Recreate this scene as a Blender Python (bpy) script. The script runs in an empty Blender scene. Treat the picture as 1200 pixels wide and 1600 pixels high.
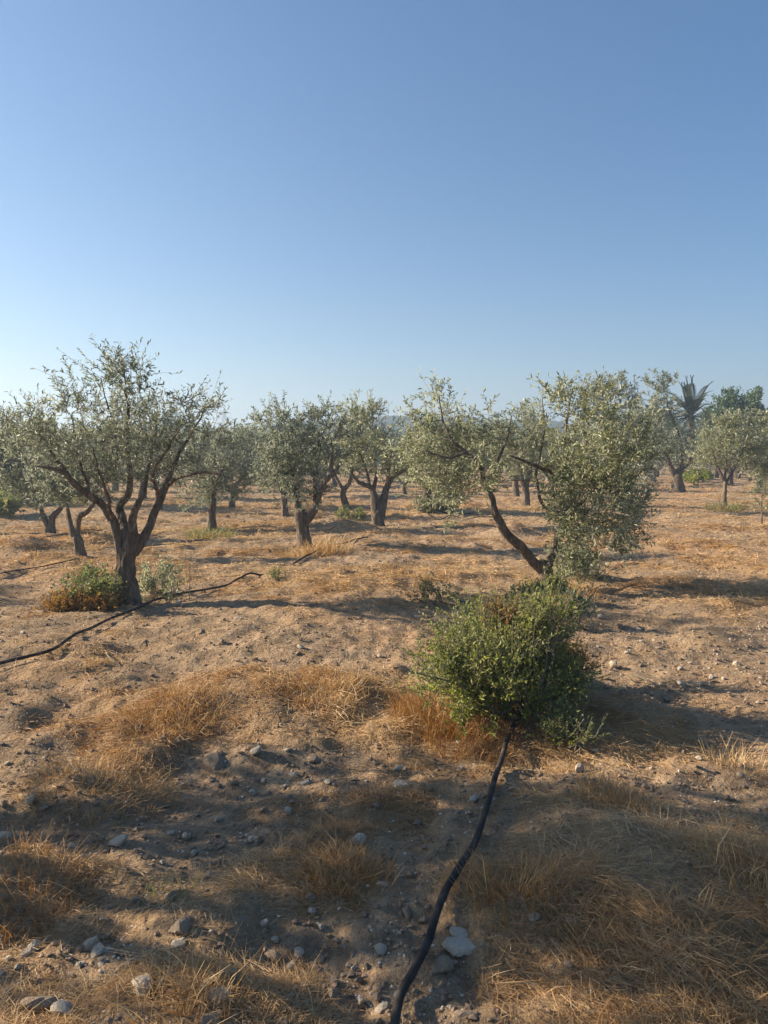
import bpy, math, random
import numpy as np
from math import radians as R
random.seed(7); rng = np.random.default_rng(11)
C = bpy.context.scene.collection
sc = bpy.context.scene

# ------------------------------------------------------------------ camera
F = 1160.0; PITCH = R(4.4); CAMH = 1.6
cam_d = bpy.data.cameras.new('camera'); cam = bpy.data.objects.new('camera', cam_d); C.objects.link(cam)
cam.location = (0, 0, CAMH); cam.rotation_euler = (R(90) - PITCH, 0, 0)
cam_d.sensor_fit = 'VERTICAL'; cam_d.sensor_height = 36; cam_d.lens = 36 * F / 1600
cam_d.clip_start = 0.05; cam_d.clip_end = 5000
sc.camera = cam
# ------------------------------------------------------------------ sky and sun
SUN_EL = R(24); SUN_AZ = R(-80)          # azimuth clockwise from +Y (the view direction)
w = bpy.data.worlds.new('World'); sc.world = w; w.use_nodes = True
nt = w.node_tree; bg = nt.nodes['Background']
sky = nt.nodes.new('ShaderNodeTexSky'); sky.sky_type = 'NISHITA'; sky.sun_disc = False
sky.sun_elevation = SUN_EL; sky.sun_rotation = SUN_AZ
sky.altitude = 100; sky.air_density = 1.0; sky.dust_density = 1.0; sky.ozone_density = 3.9
hsv = nt.nodes.new('ShaderNodeHueSaturation'); hsv.inputs['Saturation'].default_value = 1.28; nt.links.new(sky.outputs[0], hsv.inputs['Color'])
nt.links.new(hsv.outputs[0], bg.inputs[0]); bg.inputs[1].default_value = 0.052
sd = bpy.data.lights.new('sun', 'SUN'); sd.energy = 5.0; sd.angle = R(0.6); sd.color = (1.0, 0.83, 0.62)
sun = bpy.data.objects.new('sun', sd); C.objects.link(sun)
from mathutils import Vector
sv = Vector((math.sin(SUN_AZ) * math.cos(SUN_EL), math.cos(SUN_AZ) * math.cos(SUN_EL), math.sin(SUN_EL)))
sun.rotation_euler = (-sv).to_track_quat('-Z', 'Y').to_euler(); sun.location = sv * 60
sc.view_settings.view_transform = 'Standard'; sc.view_settings.look = 'None'
sc.view_settings.exposure = 1.52; sc.view_settings.gamma = 1
HAZE_D = 0.0024

# ------------------------------------------------------------------ measuring helpers
CP, SP = math.cos(PITCH), math.sin(PITCH)
def P(px, py, Y):
    u = (px - 600) / F; v = (800 - py) / F
    y = CP + v * SP; z = -SP + v * CP
    s = Y / y
    return np.array((u * s, Y, CAMH + z * s))
def G(px, py):
    v = (800 - py) / F; y = CP + v * SP; z = -SP + v * CP
    s = CAMH / -z
    return (px - 600) / F * s, y * s

# ------------------------------------------------------------------ noise
def _h(ix, iy, s):
    n = (ix.astype(np.int64) * 374761393 + iy.astype(np.int64) * 668265263 + s * 974634777) & 0xffffffff
    n = ((n ^ (n >> 13)) * 1274126177) & 0xffffffff
    n = ((n ^ (n >> 16)) * 2246822519) & 0xffffffff
    return ((n ^ (n >> 15)) & 0xffffff) / 8388607.5 - 1
def vn(x, y, s=0):
    fx = np.floor(x); fy = np.floor(y); tx = x - fx; ty = y - fy
    tx = tx * tx * tx * (tx * (tx * 6 - 15) + 10); ty = ty * ty * ty * (ty * (ty * 6 - 15) + 10)
    a = _h(fx, fy, s); b = _h(fx + 1, fy, s); c = _h(fx, fy + 1, s); d = _h(fx + 1, fy + 1, s)
    return (a + (b - a) * tx) * (1 - ty) + (c + (d - c) * tx) * ty
def fbm(x, y, o=4, s=0):
    x = np.asarray(x, float); y = np.asarray(y, float)
    r = 0; a = 0.5
    for i in range(o):
        r = r + a * vn(x * 2 ** i + 17.3 * i, y * 2 ** i - 9.1 * i, s + i); a *= 0.55
    return r
def sst(a, b, x):
    t = np.clip((x - a) / (b - a), 0, 1); return t * t * (3 - 2 * t)

# straw patches and bare soil patches seen in the place: px, py, rx, ry, weight
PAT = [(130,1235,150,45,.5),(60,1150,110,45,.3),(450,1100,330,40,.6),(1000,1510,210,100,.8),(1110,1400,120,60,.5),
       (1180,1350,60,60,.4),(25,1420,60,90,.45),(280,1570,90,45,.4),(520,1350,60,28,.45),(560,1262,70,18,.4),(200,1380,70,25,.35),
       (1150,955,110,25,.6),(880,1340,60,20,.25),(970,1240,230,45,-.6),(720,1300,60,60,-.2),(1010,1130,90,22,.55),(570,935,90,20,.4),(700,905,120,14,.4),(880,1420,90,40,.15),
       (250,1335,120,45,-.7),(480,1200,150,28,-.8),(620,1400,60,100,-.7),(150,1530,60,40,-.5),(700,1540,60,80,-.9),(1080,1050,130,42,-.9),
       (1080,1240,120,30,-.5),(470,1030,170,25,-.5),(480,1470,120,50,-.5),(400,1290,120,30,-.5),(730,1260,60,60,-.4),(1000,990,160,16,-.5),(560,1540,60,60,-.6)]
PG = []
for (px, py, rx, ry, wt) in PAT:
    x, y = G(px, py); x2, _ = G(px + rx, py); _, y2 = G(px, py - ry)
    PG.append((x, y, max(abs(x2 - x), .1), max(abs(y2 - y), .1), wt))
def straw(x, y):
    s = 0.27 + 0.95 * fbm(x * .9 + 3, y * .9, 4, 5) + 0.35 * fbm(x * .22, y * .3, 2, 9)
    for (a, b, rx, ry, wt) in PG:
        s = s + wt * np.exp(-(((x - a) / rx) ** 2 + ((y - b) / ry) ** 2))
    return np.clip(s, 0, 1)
MOUNDS = [(45,862,.75,.22),(530,828,.8,.25),(790,838,.6,.22),(1105,1010,.45,.13),(1010,1480,.55,.13),(560,1345,.28,.09),(900,1300,.5,.09),(130,1230,.5,.10),
          (860,1140,.45,.08),(20,1400,.3,.13),(1180,1360,.35,.10),(420,1100,.5,.09),(540,1090,.35,.08),(250,1120,.45,.07),(950,1130,.4,.08)]
MG = [(*G(a, b), r, h) for (a, b, r, h) in MOUNDS]
def H(x, y):
    x = np.asarray(x, float); y = np.asarray(y, float)
    h = .12 * fbm(x * .28, y * .34, 2, 21) * sst(1, 8, np.hypot(x, y)) + .078 * fbm(x * 1.1 + 4, y * 1.5, 3, 31) + .060 * fbm(x * 3.1, y * 3.6, 3, 41)
    h = h + .028 * sst(.35, .8, straw(x, y))
    far = sst(60, 140, np.hypot(x, y)); h = h * (1 - .7 * far)
    for (a, b, r, hh) in MG:
        h = h + hh * (.55 if b < 7 else 1) * np.exp(-((x - a) ** 2 + (y - b) ** 2) / (r * r * .5))
    return h
def Hs(x, y): return float(H(np.array([x]), np.array([y]))[0])
def G(px, py):
    v = (800 - py) / F; y = CP + v * SP; z = -SP + v * CP; u = (px - 600) / F; hz = 0.0
    for _ in range(14):
        s = (CAMH - hz) / -z; hz += .6 * (Hs(u * s, y * s) - hz)
    return u * s, y * s

# ------------------------------------------------------------------ mesh helpers
def mesh(name, V, faces, mat=None, attrs=None, smooth=True):
    """faces: list of int arrays (n,k)"""
    V = np.asarray(V, np.float32).reshape(-1, 3)
    me = bpy.data.meshes.new(name); me.vertices.add(len(V)); me.vertices.foreach_set('co', V.ravel())
    faces = [np.asarray(f, np.int32) for f in faces if len(f)]
    loops = np.concatenate([f.ravel() for f in faces]); tot = np.concatenate([np.full(len(f), f.shape[1], np.int32) for f in faces])
    st = np.concatenate(([0], np.cumsum(tot)[:-1])).astype(np.int32)
    me.loops.add(len(loops)); me.loops.foreach_set('vertex_index', loops)
    me.polygons.add(len(tot)); me.polygons.foreach_set('loop_start', st); me.polygons.foreach_set('loop_total', tot)
    me.polygons.foreach_set('use_smooth', np.full(len(tot), smooth, bool))
    for k, v in (attrs or {}).items():
        a = me.attributes.new(k, 'FLOAT', 'POINT'); a.data.foreach_set('value', np.asarray(v, np.float32))
    me.update(calc_edges=True)
    if mat: me.materials.append(mat)
    return me
def link(name, me, parent=None):
    o = bpy.data.objects.new(name, me); C.objects.link(o)
    if parent: o.parent = parent
    return o
def tag(o, label=None, cat=None, group=None, kind=None):
    if label: o['label'] = label
    if cat: o['category'] = cat
    if group: o['group'] = group
    if kind: o['kind'] = kind
    return o
def empty(name, loc):
    o = bpy.data.objects.new(name, None); C.objects.link(o); o.location = loc; o.empty_display_size = .2; return o
class MB:
    def __init__(s): s.V = []; s.Q = []; s.T = []; s.A = []; s.n = 0
    def add(s, V, Q=None, T=None, a=None):
        V = np.asarray(V, float).reshape(-1, 3)
        if Q is not None and len(Q): s.Q.append(np.asarray(Q) + s.n)
        if T is not None and len(T): s.T.append(np.asarray(T) + s.n)
        s.V.append(V); s.A.append(np.full(len(V), .5) if a is None else np.asarray(a, float)); s.n += len(V)
    def mesh(s, name, mat, off=(0, 0, 0), smooth=True):
        V = np.concatenate(s.V) - np.asarray(off)
        f = []
        if s.Q: f.append(np.concatenate(s.Q))
        if s.T: f.append(np.concatenate(s.T))
        return mesh(name, V, f, mat, {'rnd': np.concatenate(s.A)}, smooth)
def nrm(v): return v / (np.linalg.norm(v, axis=-1, keepdims=True) + 1e-9)
def tubes(mb, Pt, Rd, n=5, cap=True, bark=0.0, seed=0, a=None):
    """Pt (M,K,3), Rd (M,K)"""
    Pt = np.asarray(Pt, float); Rd = np.asarray(Rd, float)
    M, K, _ = Pt.shape
    T = np.gradient(Pt, axis=1); T = nrm(T)
    ref = np.tile(np.array([0.13, 0.97, 0.2]), (M, 1)); d0 = nrm(Pt[:, -1] - Pt[:, 0])
    par = np.abs((ref * d0).sum(1)) > .85; ref[par] = (0.97, .1, .13)
    U = nrm(np.cross(T, ref[:, None, :])); W = np.cross(T, U)
    an = np.arange(n) * 2 * np.pi / n
    rr = np.repeat(Rd[:, :, None], n, 2)
    if bark > 0:
        L = np.cumsum(np.concatenate((np.zeros((M, 1)), np.linalg.norm(np.diff(Pt, axis=1), axis=2)), 1), 1)
        tw = an[None, None, :] + L[:, :, None] * 1.6
        rr = rr * (1 + bark * (.55 * np.sin(3 * tw + seed) + .35 * np.sin(5 * tw + 2 * seed + 3 * L[:, :, None]))
                   + bark * 1.1 * vn(np.cos(an)[None, None, :] * 2.2 + L[:, :, None] * 5 + seed, np.sin(an)[None, None, :] * 2.2 - L[:, :, None] * 3 + seed, 3)
                   + bark * .5 * vn(an[None, None, :] * 3.5 + seed + 0 * L[:, :, None], L[:, :, None] * 9, 8))
    ring = Pt[:, :, None, :] + rr[..., None] * (np.cos(an)[None, None, :, None] * U[:, :, None, :] + np.sin(an)[None, None, :, None] * W[:, :, None, :])
    idx = np.arange(M * K * n).reshape(M, K, n); nx = np.roll(idx, -1, 2)
    Q = np.stack((idx[:, :-1], nx[:, :-1], nx[:, 1:], idx[:, 1:]), -1).reshape(-1, 4)
    av = None if a is None else np.repeat(a, K * n)
    mb.add(ring.reshape(-1, 3), Q, None, av)
    if cap:
        b = mb.n - M * K * n; mb.Q.append(np.zeros((0, 4), int))
        tip = Pt[:, -1] + T[:, -1] * Rd[:, -1:] * .6; base = mb.n
        e = idx[:, -1]; en = np.roll(e, -1, 1)
        mb.V.append(tip); mb.A.append(np.full(M, .5)); mb.n += M
        Tt = np.stack((e + b, en + b, np.repeat((base + np.arange(M))[:, None], n, 1)), -1).reshape(-1, 3); mb.T.append(Tt)
def smoothline(pts, step=.06, jit=0.0, rg=None):
    """Catmull-Rom through the points"""
    p = np.asarray(pts, float); p = np.vstack((2 * p[0] - p[1], p, 2 * p[-1] - p[-2])); out = []
    for i in range(1, len(p) - 2):
        n = max(2, int(np.linalg.norm(p[i + 1, :3] - p[i, :3]) / step)); t = np.linspace(0, 1, n, endpoint=False)[:, None]
        out.append(.5 * ((2 * p[i]) + (-p[i - 1] + p[i + 1]) * t + (2 * p[i - 1] - 5 * p[i] + 4 * p[i + 1] - p[i + 2]) * t ** 2 + (-p[i - 1] + 3 * p[i] - 3 * p[i + 1] + p[i + 2]) * t ** 3))
    out.append(p[-2][None]); o = np.vstack(out)
    if jit:
        k = np.arange(len(o)) * .35 + (rg or rng).random() * 50
        o[:, 0] += jit * vn(k, k * 0 + 1.5, 1); o[:, 1] += jit * vn(k, k * 0 + 7.5, 2); o[:, 2] += jit * .6 * vn(k, k * 0 + 3.5, 3)
    return o
def leaves(mb, B, D, N, L, Wd, hi=True, rnd=None):
    """leaf blades: base B, direction D, normal N"""
    D = nrm(D); S = nrm(np.cross(D, N)); N = nrm(np.cross(S, D)); M = len(B)
    L = L[:, None]; Wd = Wd[:, None]
    if rnd is None: rnd = rng.random(M)
    if hi:
        f = .28 * Wd; c = -.10 * L
        V = np.stack((B, B + D * L * .33 + S * Wd * .5 + N * f, B + D * L * .70 + S * Wd * .40 + N * (f + c * .4), B + D * L + N * c,
                      B + D * L * .70 - S * Wd * .40 + N * (f + c * .4), B + D * L * .33 - S * Wd * .5 + N * f), 1)
        i = np.arange(M)[:, None] * 6
        Q = np.vstack((i + np.array([[0, 1, 2, 3]]), i + np.array([[0, 3, 4, 5]]))); k = 6
    else:
        V = np.stack((B, B + D * L * .5 + S * Wd * .5, B + D * L, B + D * L * .5 - S * Wd * .5), 1)
        i = np.arange(M)[:, None] * 4; Q = i + np.array([[0, 1, 2, 3]]); k = 4
    mb.add(V.reshape(-1, 3), Q, None, np.repeat(rnd, k))

# ------------------------------------------------------------------ materials
def newmat(name):
    m = bpy.data.materials.new(name); m.use_nodes = True; n = m.node_tree.nodes; l = m.node_tree.links
    return m, n, l, n['Principled BSDF'], n['Material Output']
def ramp(n, stops):
    r = n.new('ShaderNodeValToRGB'); e = r.color_ramp.elements
    while len(e) < len(stops): e.new(.5)
    for i, (p, c) in enumerate(stops): e[i].position = p; e[i].color = (*c, 1)
    return r
def mat_leaf(name, tops, under, trans=.35, rough=.5, uw=1.0):
    m, n, l, b, o = newmat(name)
    at = n.new('ShaderNodeAttribute'); at.attribute_name = 'rnd'
    r = ramp(n, [(i / (len(tops) - 1), c) for i, c in enumerate(tops)]); l.new(at.outputs['Fac'], r.inputs[0])
    geo = n.new('ShaderNodeNewGeometry'); mx = n.new('ShaderNodeMix'); mx.data_type = 'RGBA'
    mu = n.new('ShaderNodeMath'); mu.operation = 'MULTIPLY'; mu.inputs[1].default_value = uw
    l.new(geo.outputs['Backfacing'], mu.inputs[0]); l.new(mu.outputs[0], mx.inputs[0])
    l.new(r.outputs[0], mx.inputs[6]); mx.inputs[7].default_value = (*under, 1)
    l.new(mx.outputs[2], b.inputs['Base Color']); b.inputs['Roughness'].default_value = rough
    b.inputs['Specular IOR Level'].default_value = .35
    tr = n.new('ShaderNodeBsdfTranslucent'); hs = n.new('ShaderNodeHueSaturation'); hs.inputs['Saturation'].default_value = 1.25; hs.inputs['Value'].default_value = 1.5
    l.new(mx.outputs[2], hs.inputs['Color']); l.new(hs.outputs[0], tr.inputs[0])
    ms = n.new('ShaderNodeMixShader'); ms.inputs[0].default_value = trans
    l.new(b.outputs[0], ms.inputs[1]); l.new(tr.outputs[0], ms.inputs[2]); l.new(ms.outputs[0], o.inputs[0])
    return m
def mat_noise(name, stops, scale=20, rough=.9, bump=.3, bscale=60, stretch=(1, 1, 1), dist=.01, detail=6):
    m, n, l, b, o = newmat(name)
    tc = n.new('ShaderNodeTexCoord'); mp = n.new('ShaderNodeMapping'); mp.inputs['Scale'].default_value = stretch
    l.new(tc.outputs['Object'], mp.inputs[0])
    t = n.new('ShaderNodeTexNoise'); t.inputs['Scale'].default_value = scale; t.inputs['Detail'].default_value = detail; t.inputs['Roughness'].default_value = .65
    l.new(mp.outputs[0], t.inputs['Vector']); r = ramp(n, stops); l.new(t.outputs['Fac'], r.inputs[0]); l.new(r.outputs[0], b.inputs['Base Color'])
    t2 = n.new('ShaderNodeTexNoise'); t2.inputs['Scale'].default_value = bscale; t2.inputs['Detail'].default_value = 5
    l.new(mp.outputs[0], t2.inputs['Vector']); bp = n.new('ShaderNodeBump'); bp.inputs['Strength'].default_value = bump; bp.inputs['Distance'].default_value = dist
    l.new(t2.outputs['Fac'], bp.inputs['Height']); l.new(bp.outputs[0], b.inputs['Normal'])
    b.inputs['Roughness'].default_value = rough; b.inputs['Specular IOR Level'].default_value = .2
    return m
M_bark = mat_noise('olive_bark', [(.30, (.040, .031, .024)), (.5, (.125, .098, .073)), (.7, (.25, .21, .165))], 22, .95, 1.0, 40, (1, 1, .22), .035)
M_twig = mat_noise('olive_twig', [(.3, (.09, .08, .06)), (.7, (.22, .20, .15))], 20, .9, .2)
M_olive = mat_leaf('olive_leaf', [(.085, .105, .045), (.14, .155, .075), (.19, .20, .105), (.26, .255, .14)], (.38, .40, .28), .38, .36)
M_oliveb = mat_leaf('olive_leaf_deep_backlit', [(.075, .095, .056), (.12, .14, .085), (.165, .185, .12), (.22, .235, .16)], (.31, .335, .26), .30, .42)  # darker leaf copy: left trees' backlit shade put into colour, elsewhere tone variety
M_bushleaf = mat_leaf('bush_leaf', [(.09, .12, .026), (.18, .215, .045), (.28, .295, .075), (.40, .35, .12)], (.24, .27, .12), .40, .45)
M_dark = mat_leaf('dark_leaf', [(.035, .075, .022), (.055, .105, .035), (.08, .13, .05)], (.10, .14, .07), .3, .5)
M_palm = mat_leaf('palm_leaf', [(.022, .036, .018), (.035, .052, .026), (.05, .065, .035)], (.05, .065, .04), .12, .45)
M_weed = mat_leaf('weed_leaf', [(.07, .095, .035), (.115, .14, .05), (.18, .18, .08), (.28, .22, .10)], (.19, .22, .10), .4, .5)
M_dryweed = mat_leaf('dry_leaf', [(.20, .10, .03), (.32, .17, .05), (.40, .25, .09), (.22, .14, .07)], (.34, .22, .10), .35, .7)
M_straw = mat_leaf('dry_straw', [(.20, .095, .036), (.34, .185, .070), (.47, .30, .135), (.56, .41, .22), (.68, .56, .37)], (.40, .27, .14), .22, .6, .35)
M_hose = mat_noise('black_plastic', [(.35, (.017, .016, .016)), (.55, (.045, .038, .033)), (.72, (.16, .12, .085))], 14, .75, .2, 90)
M_stone = mat_noise('pale_limestone', [(.25, (.40, .33, .24)), (.5, (.58, .50, .39)), (.75, (.72, .65, .54))], 9, .92, .7, 24, (1, 1, 1), .02)
M_stoned = mat_noise('dusty_limestone', [(.25, (.20, .15, .105)), (.5, (.32, .25, .18)), (.75, (.44, .36, .27))], 9, .95, .7, 24, (1, 1, 1), .02)
M_steel = mat_noise('galvanised_steel', [(.3, (.22, .23, .24)), (.7, (.34, .35, .36))], 3, .6, .05)
M_terra = mat_noise('ochre_render', [(.3, (.42, .17, .07)), (.7, (.60, .29, .13))], 1.5, .95, .2, 5)
M_door = mat_noise('brown_wood', [(.3, (.07, .04, .025)), (.7, (.12, .07, .045))], 6, .7, .2)
M_roof = mat_noise('roof_tile', [(.3, (.38, .20, .11)), (.7, (.50, .30, .18))], 6, .9, .4, 12)

def mat_ground():
    m, n, l, b, o = newmat('dry_orchard_soil')
    geo = n.new('ShaderNodeNewGeometry'); at = n.new('ShaderNodeAttribute'); at.attribute_name = 'rnd'
    def noise(s, d=6, ro=.6, vec=None):
        t = n.new('ShaderNodeTexNoise'); t.inputs['Scale'].default_value = s; t.inputs['Detail'].default_value = d; t.inputs['Roughness'].default_value = ro
        l.new(geo.outputs['Position'] if vec is None else vec, t.inputs['Vector']); return t
    nA = noise(1.3, 5); nB = noise(11, 6, .7); nC = noise(60, 4, .7); nD = noise(.25, 3)
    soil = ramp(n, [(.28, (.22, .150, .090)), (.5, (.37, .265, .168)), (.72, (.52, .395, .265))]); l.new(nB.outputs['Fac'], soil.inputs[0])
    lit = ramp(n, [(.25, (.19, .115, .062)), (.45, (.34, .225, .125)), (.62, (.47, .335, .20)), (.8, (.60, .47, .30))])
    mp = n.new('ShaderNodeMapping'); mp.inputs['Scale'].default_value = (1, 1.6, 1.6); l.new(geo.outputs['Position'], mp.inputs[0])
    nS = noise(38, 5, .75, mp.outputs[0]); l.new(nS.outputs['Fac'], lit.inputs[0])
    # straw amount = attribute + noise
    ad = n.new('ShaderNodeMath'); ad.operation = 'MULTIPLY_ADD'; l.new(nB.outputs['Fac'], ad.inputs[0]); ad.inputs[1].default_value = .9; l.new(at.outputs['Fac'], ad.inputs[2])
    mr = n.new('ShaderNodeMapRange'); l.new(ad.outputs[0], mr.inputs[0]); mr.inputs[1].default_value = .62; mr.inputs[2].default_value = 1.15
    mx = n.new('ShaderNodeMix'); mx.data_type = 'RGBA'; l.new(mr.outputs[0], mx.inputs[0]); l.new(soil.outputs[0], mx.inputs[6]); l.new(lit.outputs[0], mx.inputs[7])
    # reddish and grey drifts of soil
    tint = ramp(n, [(.35, (.88, .88, .90)), (.5, (1, 1, 1)), (.66, (1.12, 1.0, .88))]); l.new(nD.outputs['Fac'], tint.inputs[0])
    m2 = n.new('ShaderNodeMix'); m2.data_type = 'RGBA'; m2.blend_type = 'MULTIPLY'; m2.inputs[0].default_value = 1; l.new(mx.outputs[2], m2.inputs[6]); l.new(tint.outputs[0], m2.inputs[7])
    # pale grit
    vo = n.new('ShaderNodeTexVoronoi'); vo.inputs['Scale'].default_value = 34; l.new(geo.outputs['Position'], vo.inputs['Vector'])
    gr = n.new('ShaderNodeMapRange'); l.new(vo.outputs['Distance'], gr.inputs[0]); gr.inputs[1].default_value = .22; gr.inputs[2].default_value = .12; gr.inputs[3].default_value = 0; gr.inputs[4].default_value = 1
    gm = n.new('ShaderNodeMapRange'); l.new(vo.outputs['Color'], gm.inputs[0]); gm.inputs[1].default_value = .62; gm.inputs[2].default_value = .7
    g2 = n.new('ShaderNodeMath'); g2.operation = 'MULTIPLY'; l.new(gr.outputs[0], g2.inputs[0]); l.new(gm.outputs[0], g2.inputs[1])
    m3 = n.new('ShaderNodeMix'); m3.data_type = 'RGBA'; l.new(g2.outputs[0], m3.inputs[0]); l.new(m2.outputs[2], m3.inputs[6]); m3.inputs[7].default_value = (.46, .38, .29, 1)
    l.new(m3.outputs[2], b.inputs['Base Color'])
    b1 = n.new('ShaderNodeBump'); b1.inputs['Strength'].default_value = .9; b1.inputs['Distance'].default_value = .05; l.new(nB.outputs['Fac'], b1.inputs['Height'])
    b2 = n.new('ShaderNodeBump'); b2.inputs['Strength'].default_value = .8; b2.inputs['Distance'].default_value = .012; l.new(nC.outputs['Fac'], b2.inputs['Height']); l.new(b1.outputs[0], b2.inputs['Normal'])
    b3 = n.new('ShaderNodeBump'); b3.inputs['Strength'].default_value = .8; b3.inputs['Distance'].default_value = .02; l.new(nS.outputs['Fac'], b3.inputs['Height']); l.new(b2.outputs[0], b3.inputs['Normal'])
    nE = noise(4.5, 5, .65); b4 = n.new('ShaderNodeBump'); b4.inputs['Strength'].default_value = .8; b4.inputs['Distance'].default_value = .10; l.new(nE.outputs['Fac'], b4.inputs['Height']); l.new(b3.outputs[0], b4.inputs['Normal'])
    l.new(b4.outputs[0], b.inputs['Normal']); b.inputs['Roughness'].default_value = .97; b.inputs['Specular IOR Level'].default_value = .1
    return m
M_ground = mat_ground()

# ------------------------------------------------------------------ ground
def sgrid(lim, d0, grow):
    v = [0.0]; d = d0
    while v[-1] < lim: v.append(v[-1] + d); d *= grow
    return np.array(v)
gx = sgrid(1400, .024, 1.0135); gx = np.concatenate((-gx[:0:-1], gx))
gy = sgrid(1400, .024, 1.0088) + 1.2; gy = np.concatenate((-sgrid(1400, .3, 1.35)[:0:-1] + 1.2, gy))
X, Y = np.meshgrid(gx, gy); h = H(X, Y)
ny, nx = X.shape; idx = np.arange(nx * ny).reshape(ny, nx)
Q = np.stack((idx[:-1, :-1], idx[:-1, 1:], idx[1:, 1:], idx[1:, :-1]), -1).reshape(-1, 4)
near = np.exp(-np.hypot(X, Y) / 14)
h = h + near * .030 * fbm(X * 11, Y * 11, 3, 51)
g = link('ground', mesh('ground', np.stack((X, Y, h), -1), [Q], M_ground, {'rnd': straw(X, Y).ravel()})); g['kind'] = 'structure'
print('ground', nx * ny)

# ------------------------------------------------------------------ far hills, wooded
def mat_hill():
    m, n, l, b, o = newmat('wooded_hill')
    geo = n.new('ShaderNodeNewGeometry'); t = n.new('ShaderNodeTexNoise'); t.inputs['Scale'].default_value = .06; t.inputs['Detail'].default_value = 8; t.inputs['Roughness'].default_value = .7
    l.new(geo.outputs['Position'], t.inputs['Vector']); r = ramp(n, [(.35, (.010, .018, .014)), (.55, (.020, .032, .022)), (.74, (.055, .055, .036))]); l.new(t.outputs['Fac'], r.inputs[0]); l.new(r.outputs[0], b.inputs['Base Color'])
    b.inputs['Roughness'].default_value = 1; b.inputs['Specular IOR Level'].default_value = 0
    return m
def hills(name, Y0, depth, prof, amp, seed):
    xs = np.linspace(-1.0 * Y0, 1.0 * Y0, 700); ts = np.linspace(0, 1, 40)
    XX, TT = np.meshgrid(xs, ts); px = 600 + XX / (Y0 + depth * .5) * F
    pk = np.interp(px, [p[0] for p in prof], [p[1] for p in prof]) / F * (Y0 + depth * .5)
    Z = pk * np.sin(TT * np.pi) ** .8 + amp * np.sin(TT * np.pi) * (fbm(XX * .08, TT * 9, 4, seed)) - .8
    YY = Y0 + TT * depth + 12 * fbm(XX * .01, TT * 2, 2, seed + 3)
    i = np.arange(XX.size).reshape(XX.shape)
    q = np.stack((i[:-1, :-1], i[:-1, 1:], i[1:, 1:], i[1:, :-1]), -1).reshape(-1, 4)
    o = link(name, mesh(name, np.stack((XX, YY, Z), -1), [q], mat_hill())); o['kind'] = 'structure'
hills('hills', 260, 170, [(-600, 30), (0, 38), (180, 40), (270, 41), (330, 46), (400, 51), (460, 57), (560, 61), (615, 68), (690, 67), (760, 60), (850, 60), (900, 52), (1000, 40), (1200, 26), (1800, 20)], 3.0, 71)

# ------------------------------------------------------------------ trees
def grow(nodes, rads, att, rg, K=7, lift=.12, wig=.10):
    """attach each attractor to the nearest branch point; returns chains"""
    N = np.array(nodes); Rr = np.array(rads); d = np.linalg.norm(att[:, None] - N[None, ::3], axis=2).min(1)
    att = att[np.argsort(d)]; ch = []; cr = []
    cap = len(N) + len(att) * K; Nb = np.zeros((cap, 3)); Rb = np.zeros(cap); Nb[:len(N)] = N; Rb[:len(N)] = Rr; c = len(N)
    for a in att:
        dd = np.linalg.norm(Nb[:c] - a, axis=1) + np.where(Nb[:c, 2] > a[2] + .1, .25, 0) + np.where(Rb[:c] < .003, .12, 0)
        j = int(dd.argmin()); p0 = Nb[j]; L = np.linalg.norm(a - p0)
        if L < .01: continue
        mid = p0 + (a - p0) * .5 + np.array((0, 0, -lift * L if a[2] > p0[2] else lift * L)) * rg.uniform(-.3, 1) + rg.normal(0, wig * L, 3)
        t = np.linspace(0, 1, K)[:, None]; pts = (1 - t) ** 2 * p0 + 2 * t * (1 - t) * mid + t ** 2 * a
        pts[1:-1] += rg.normal(0, .012 * L, (K - 2, 3))
        r0 = min(Rb[j] * .8, .0035 + .010 * L); r = np.linspace(r0, max(.0018, r0 * .3), K)
        ch.append(pts); cr.append(r); Nb[c:c + K - 1] = pts[1:]; Rb[c:c + K - 1] = r[1:]; c += K - 1
    return np.array(ch), np.array(cr)
def in_blob(b, n, rg):
    v = rg.normal(size=(n, 3)); v = v / np.linalg.norm(v, axis=1, keepdims=True) * rg.random((n, 1)) ** (1 / 2.2) * np.where(rg.random((n, 1)) < .20, rg.uniform(1.05, 1.5, (n, 1)), 1)
    return b[0] + v * b[1]
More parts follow.
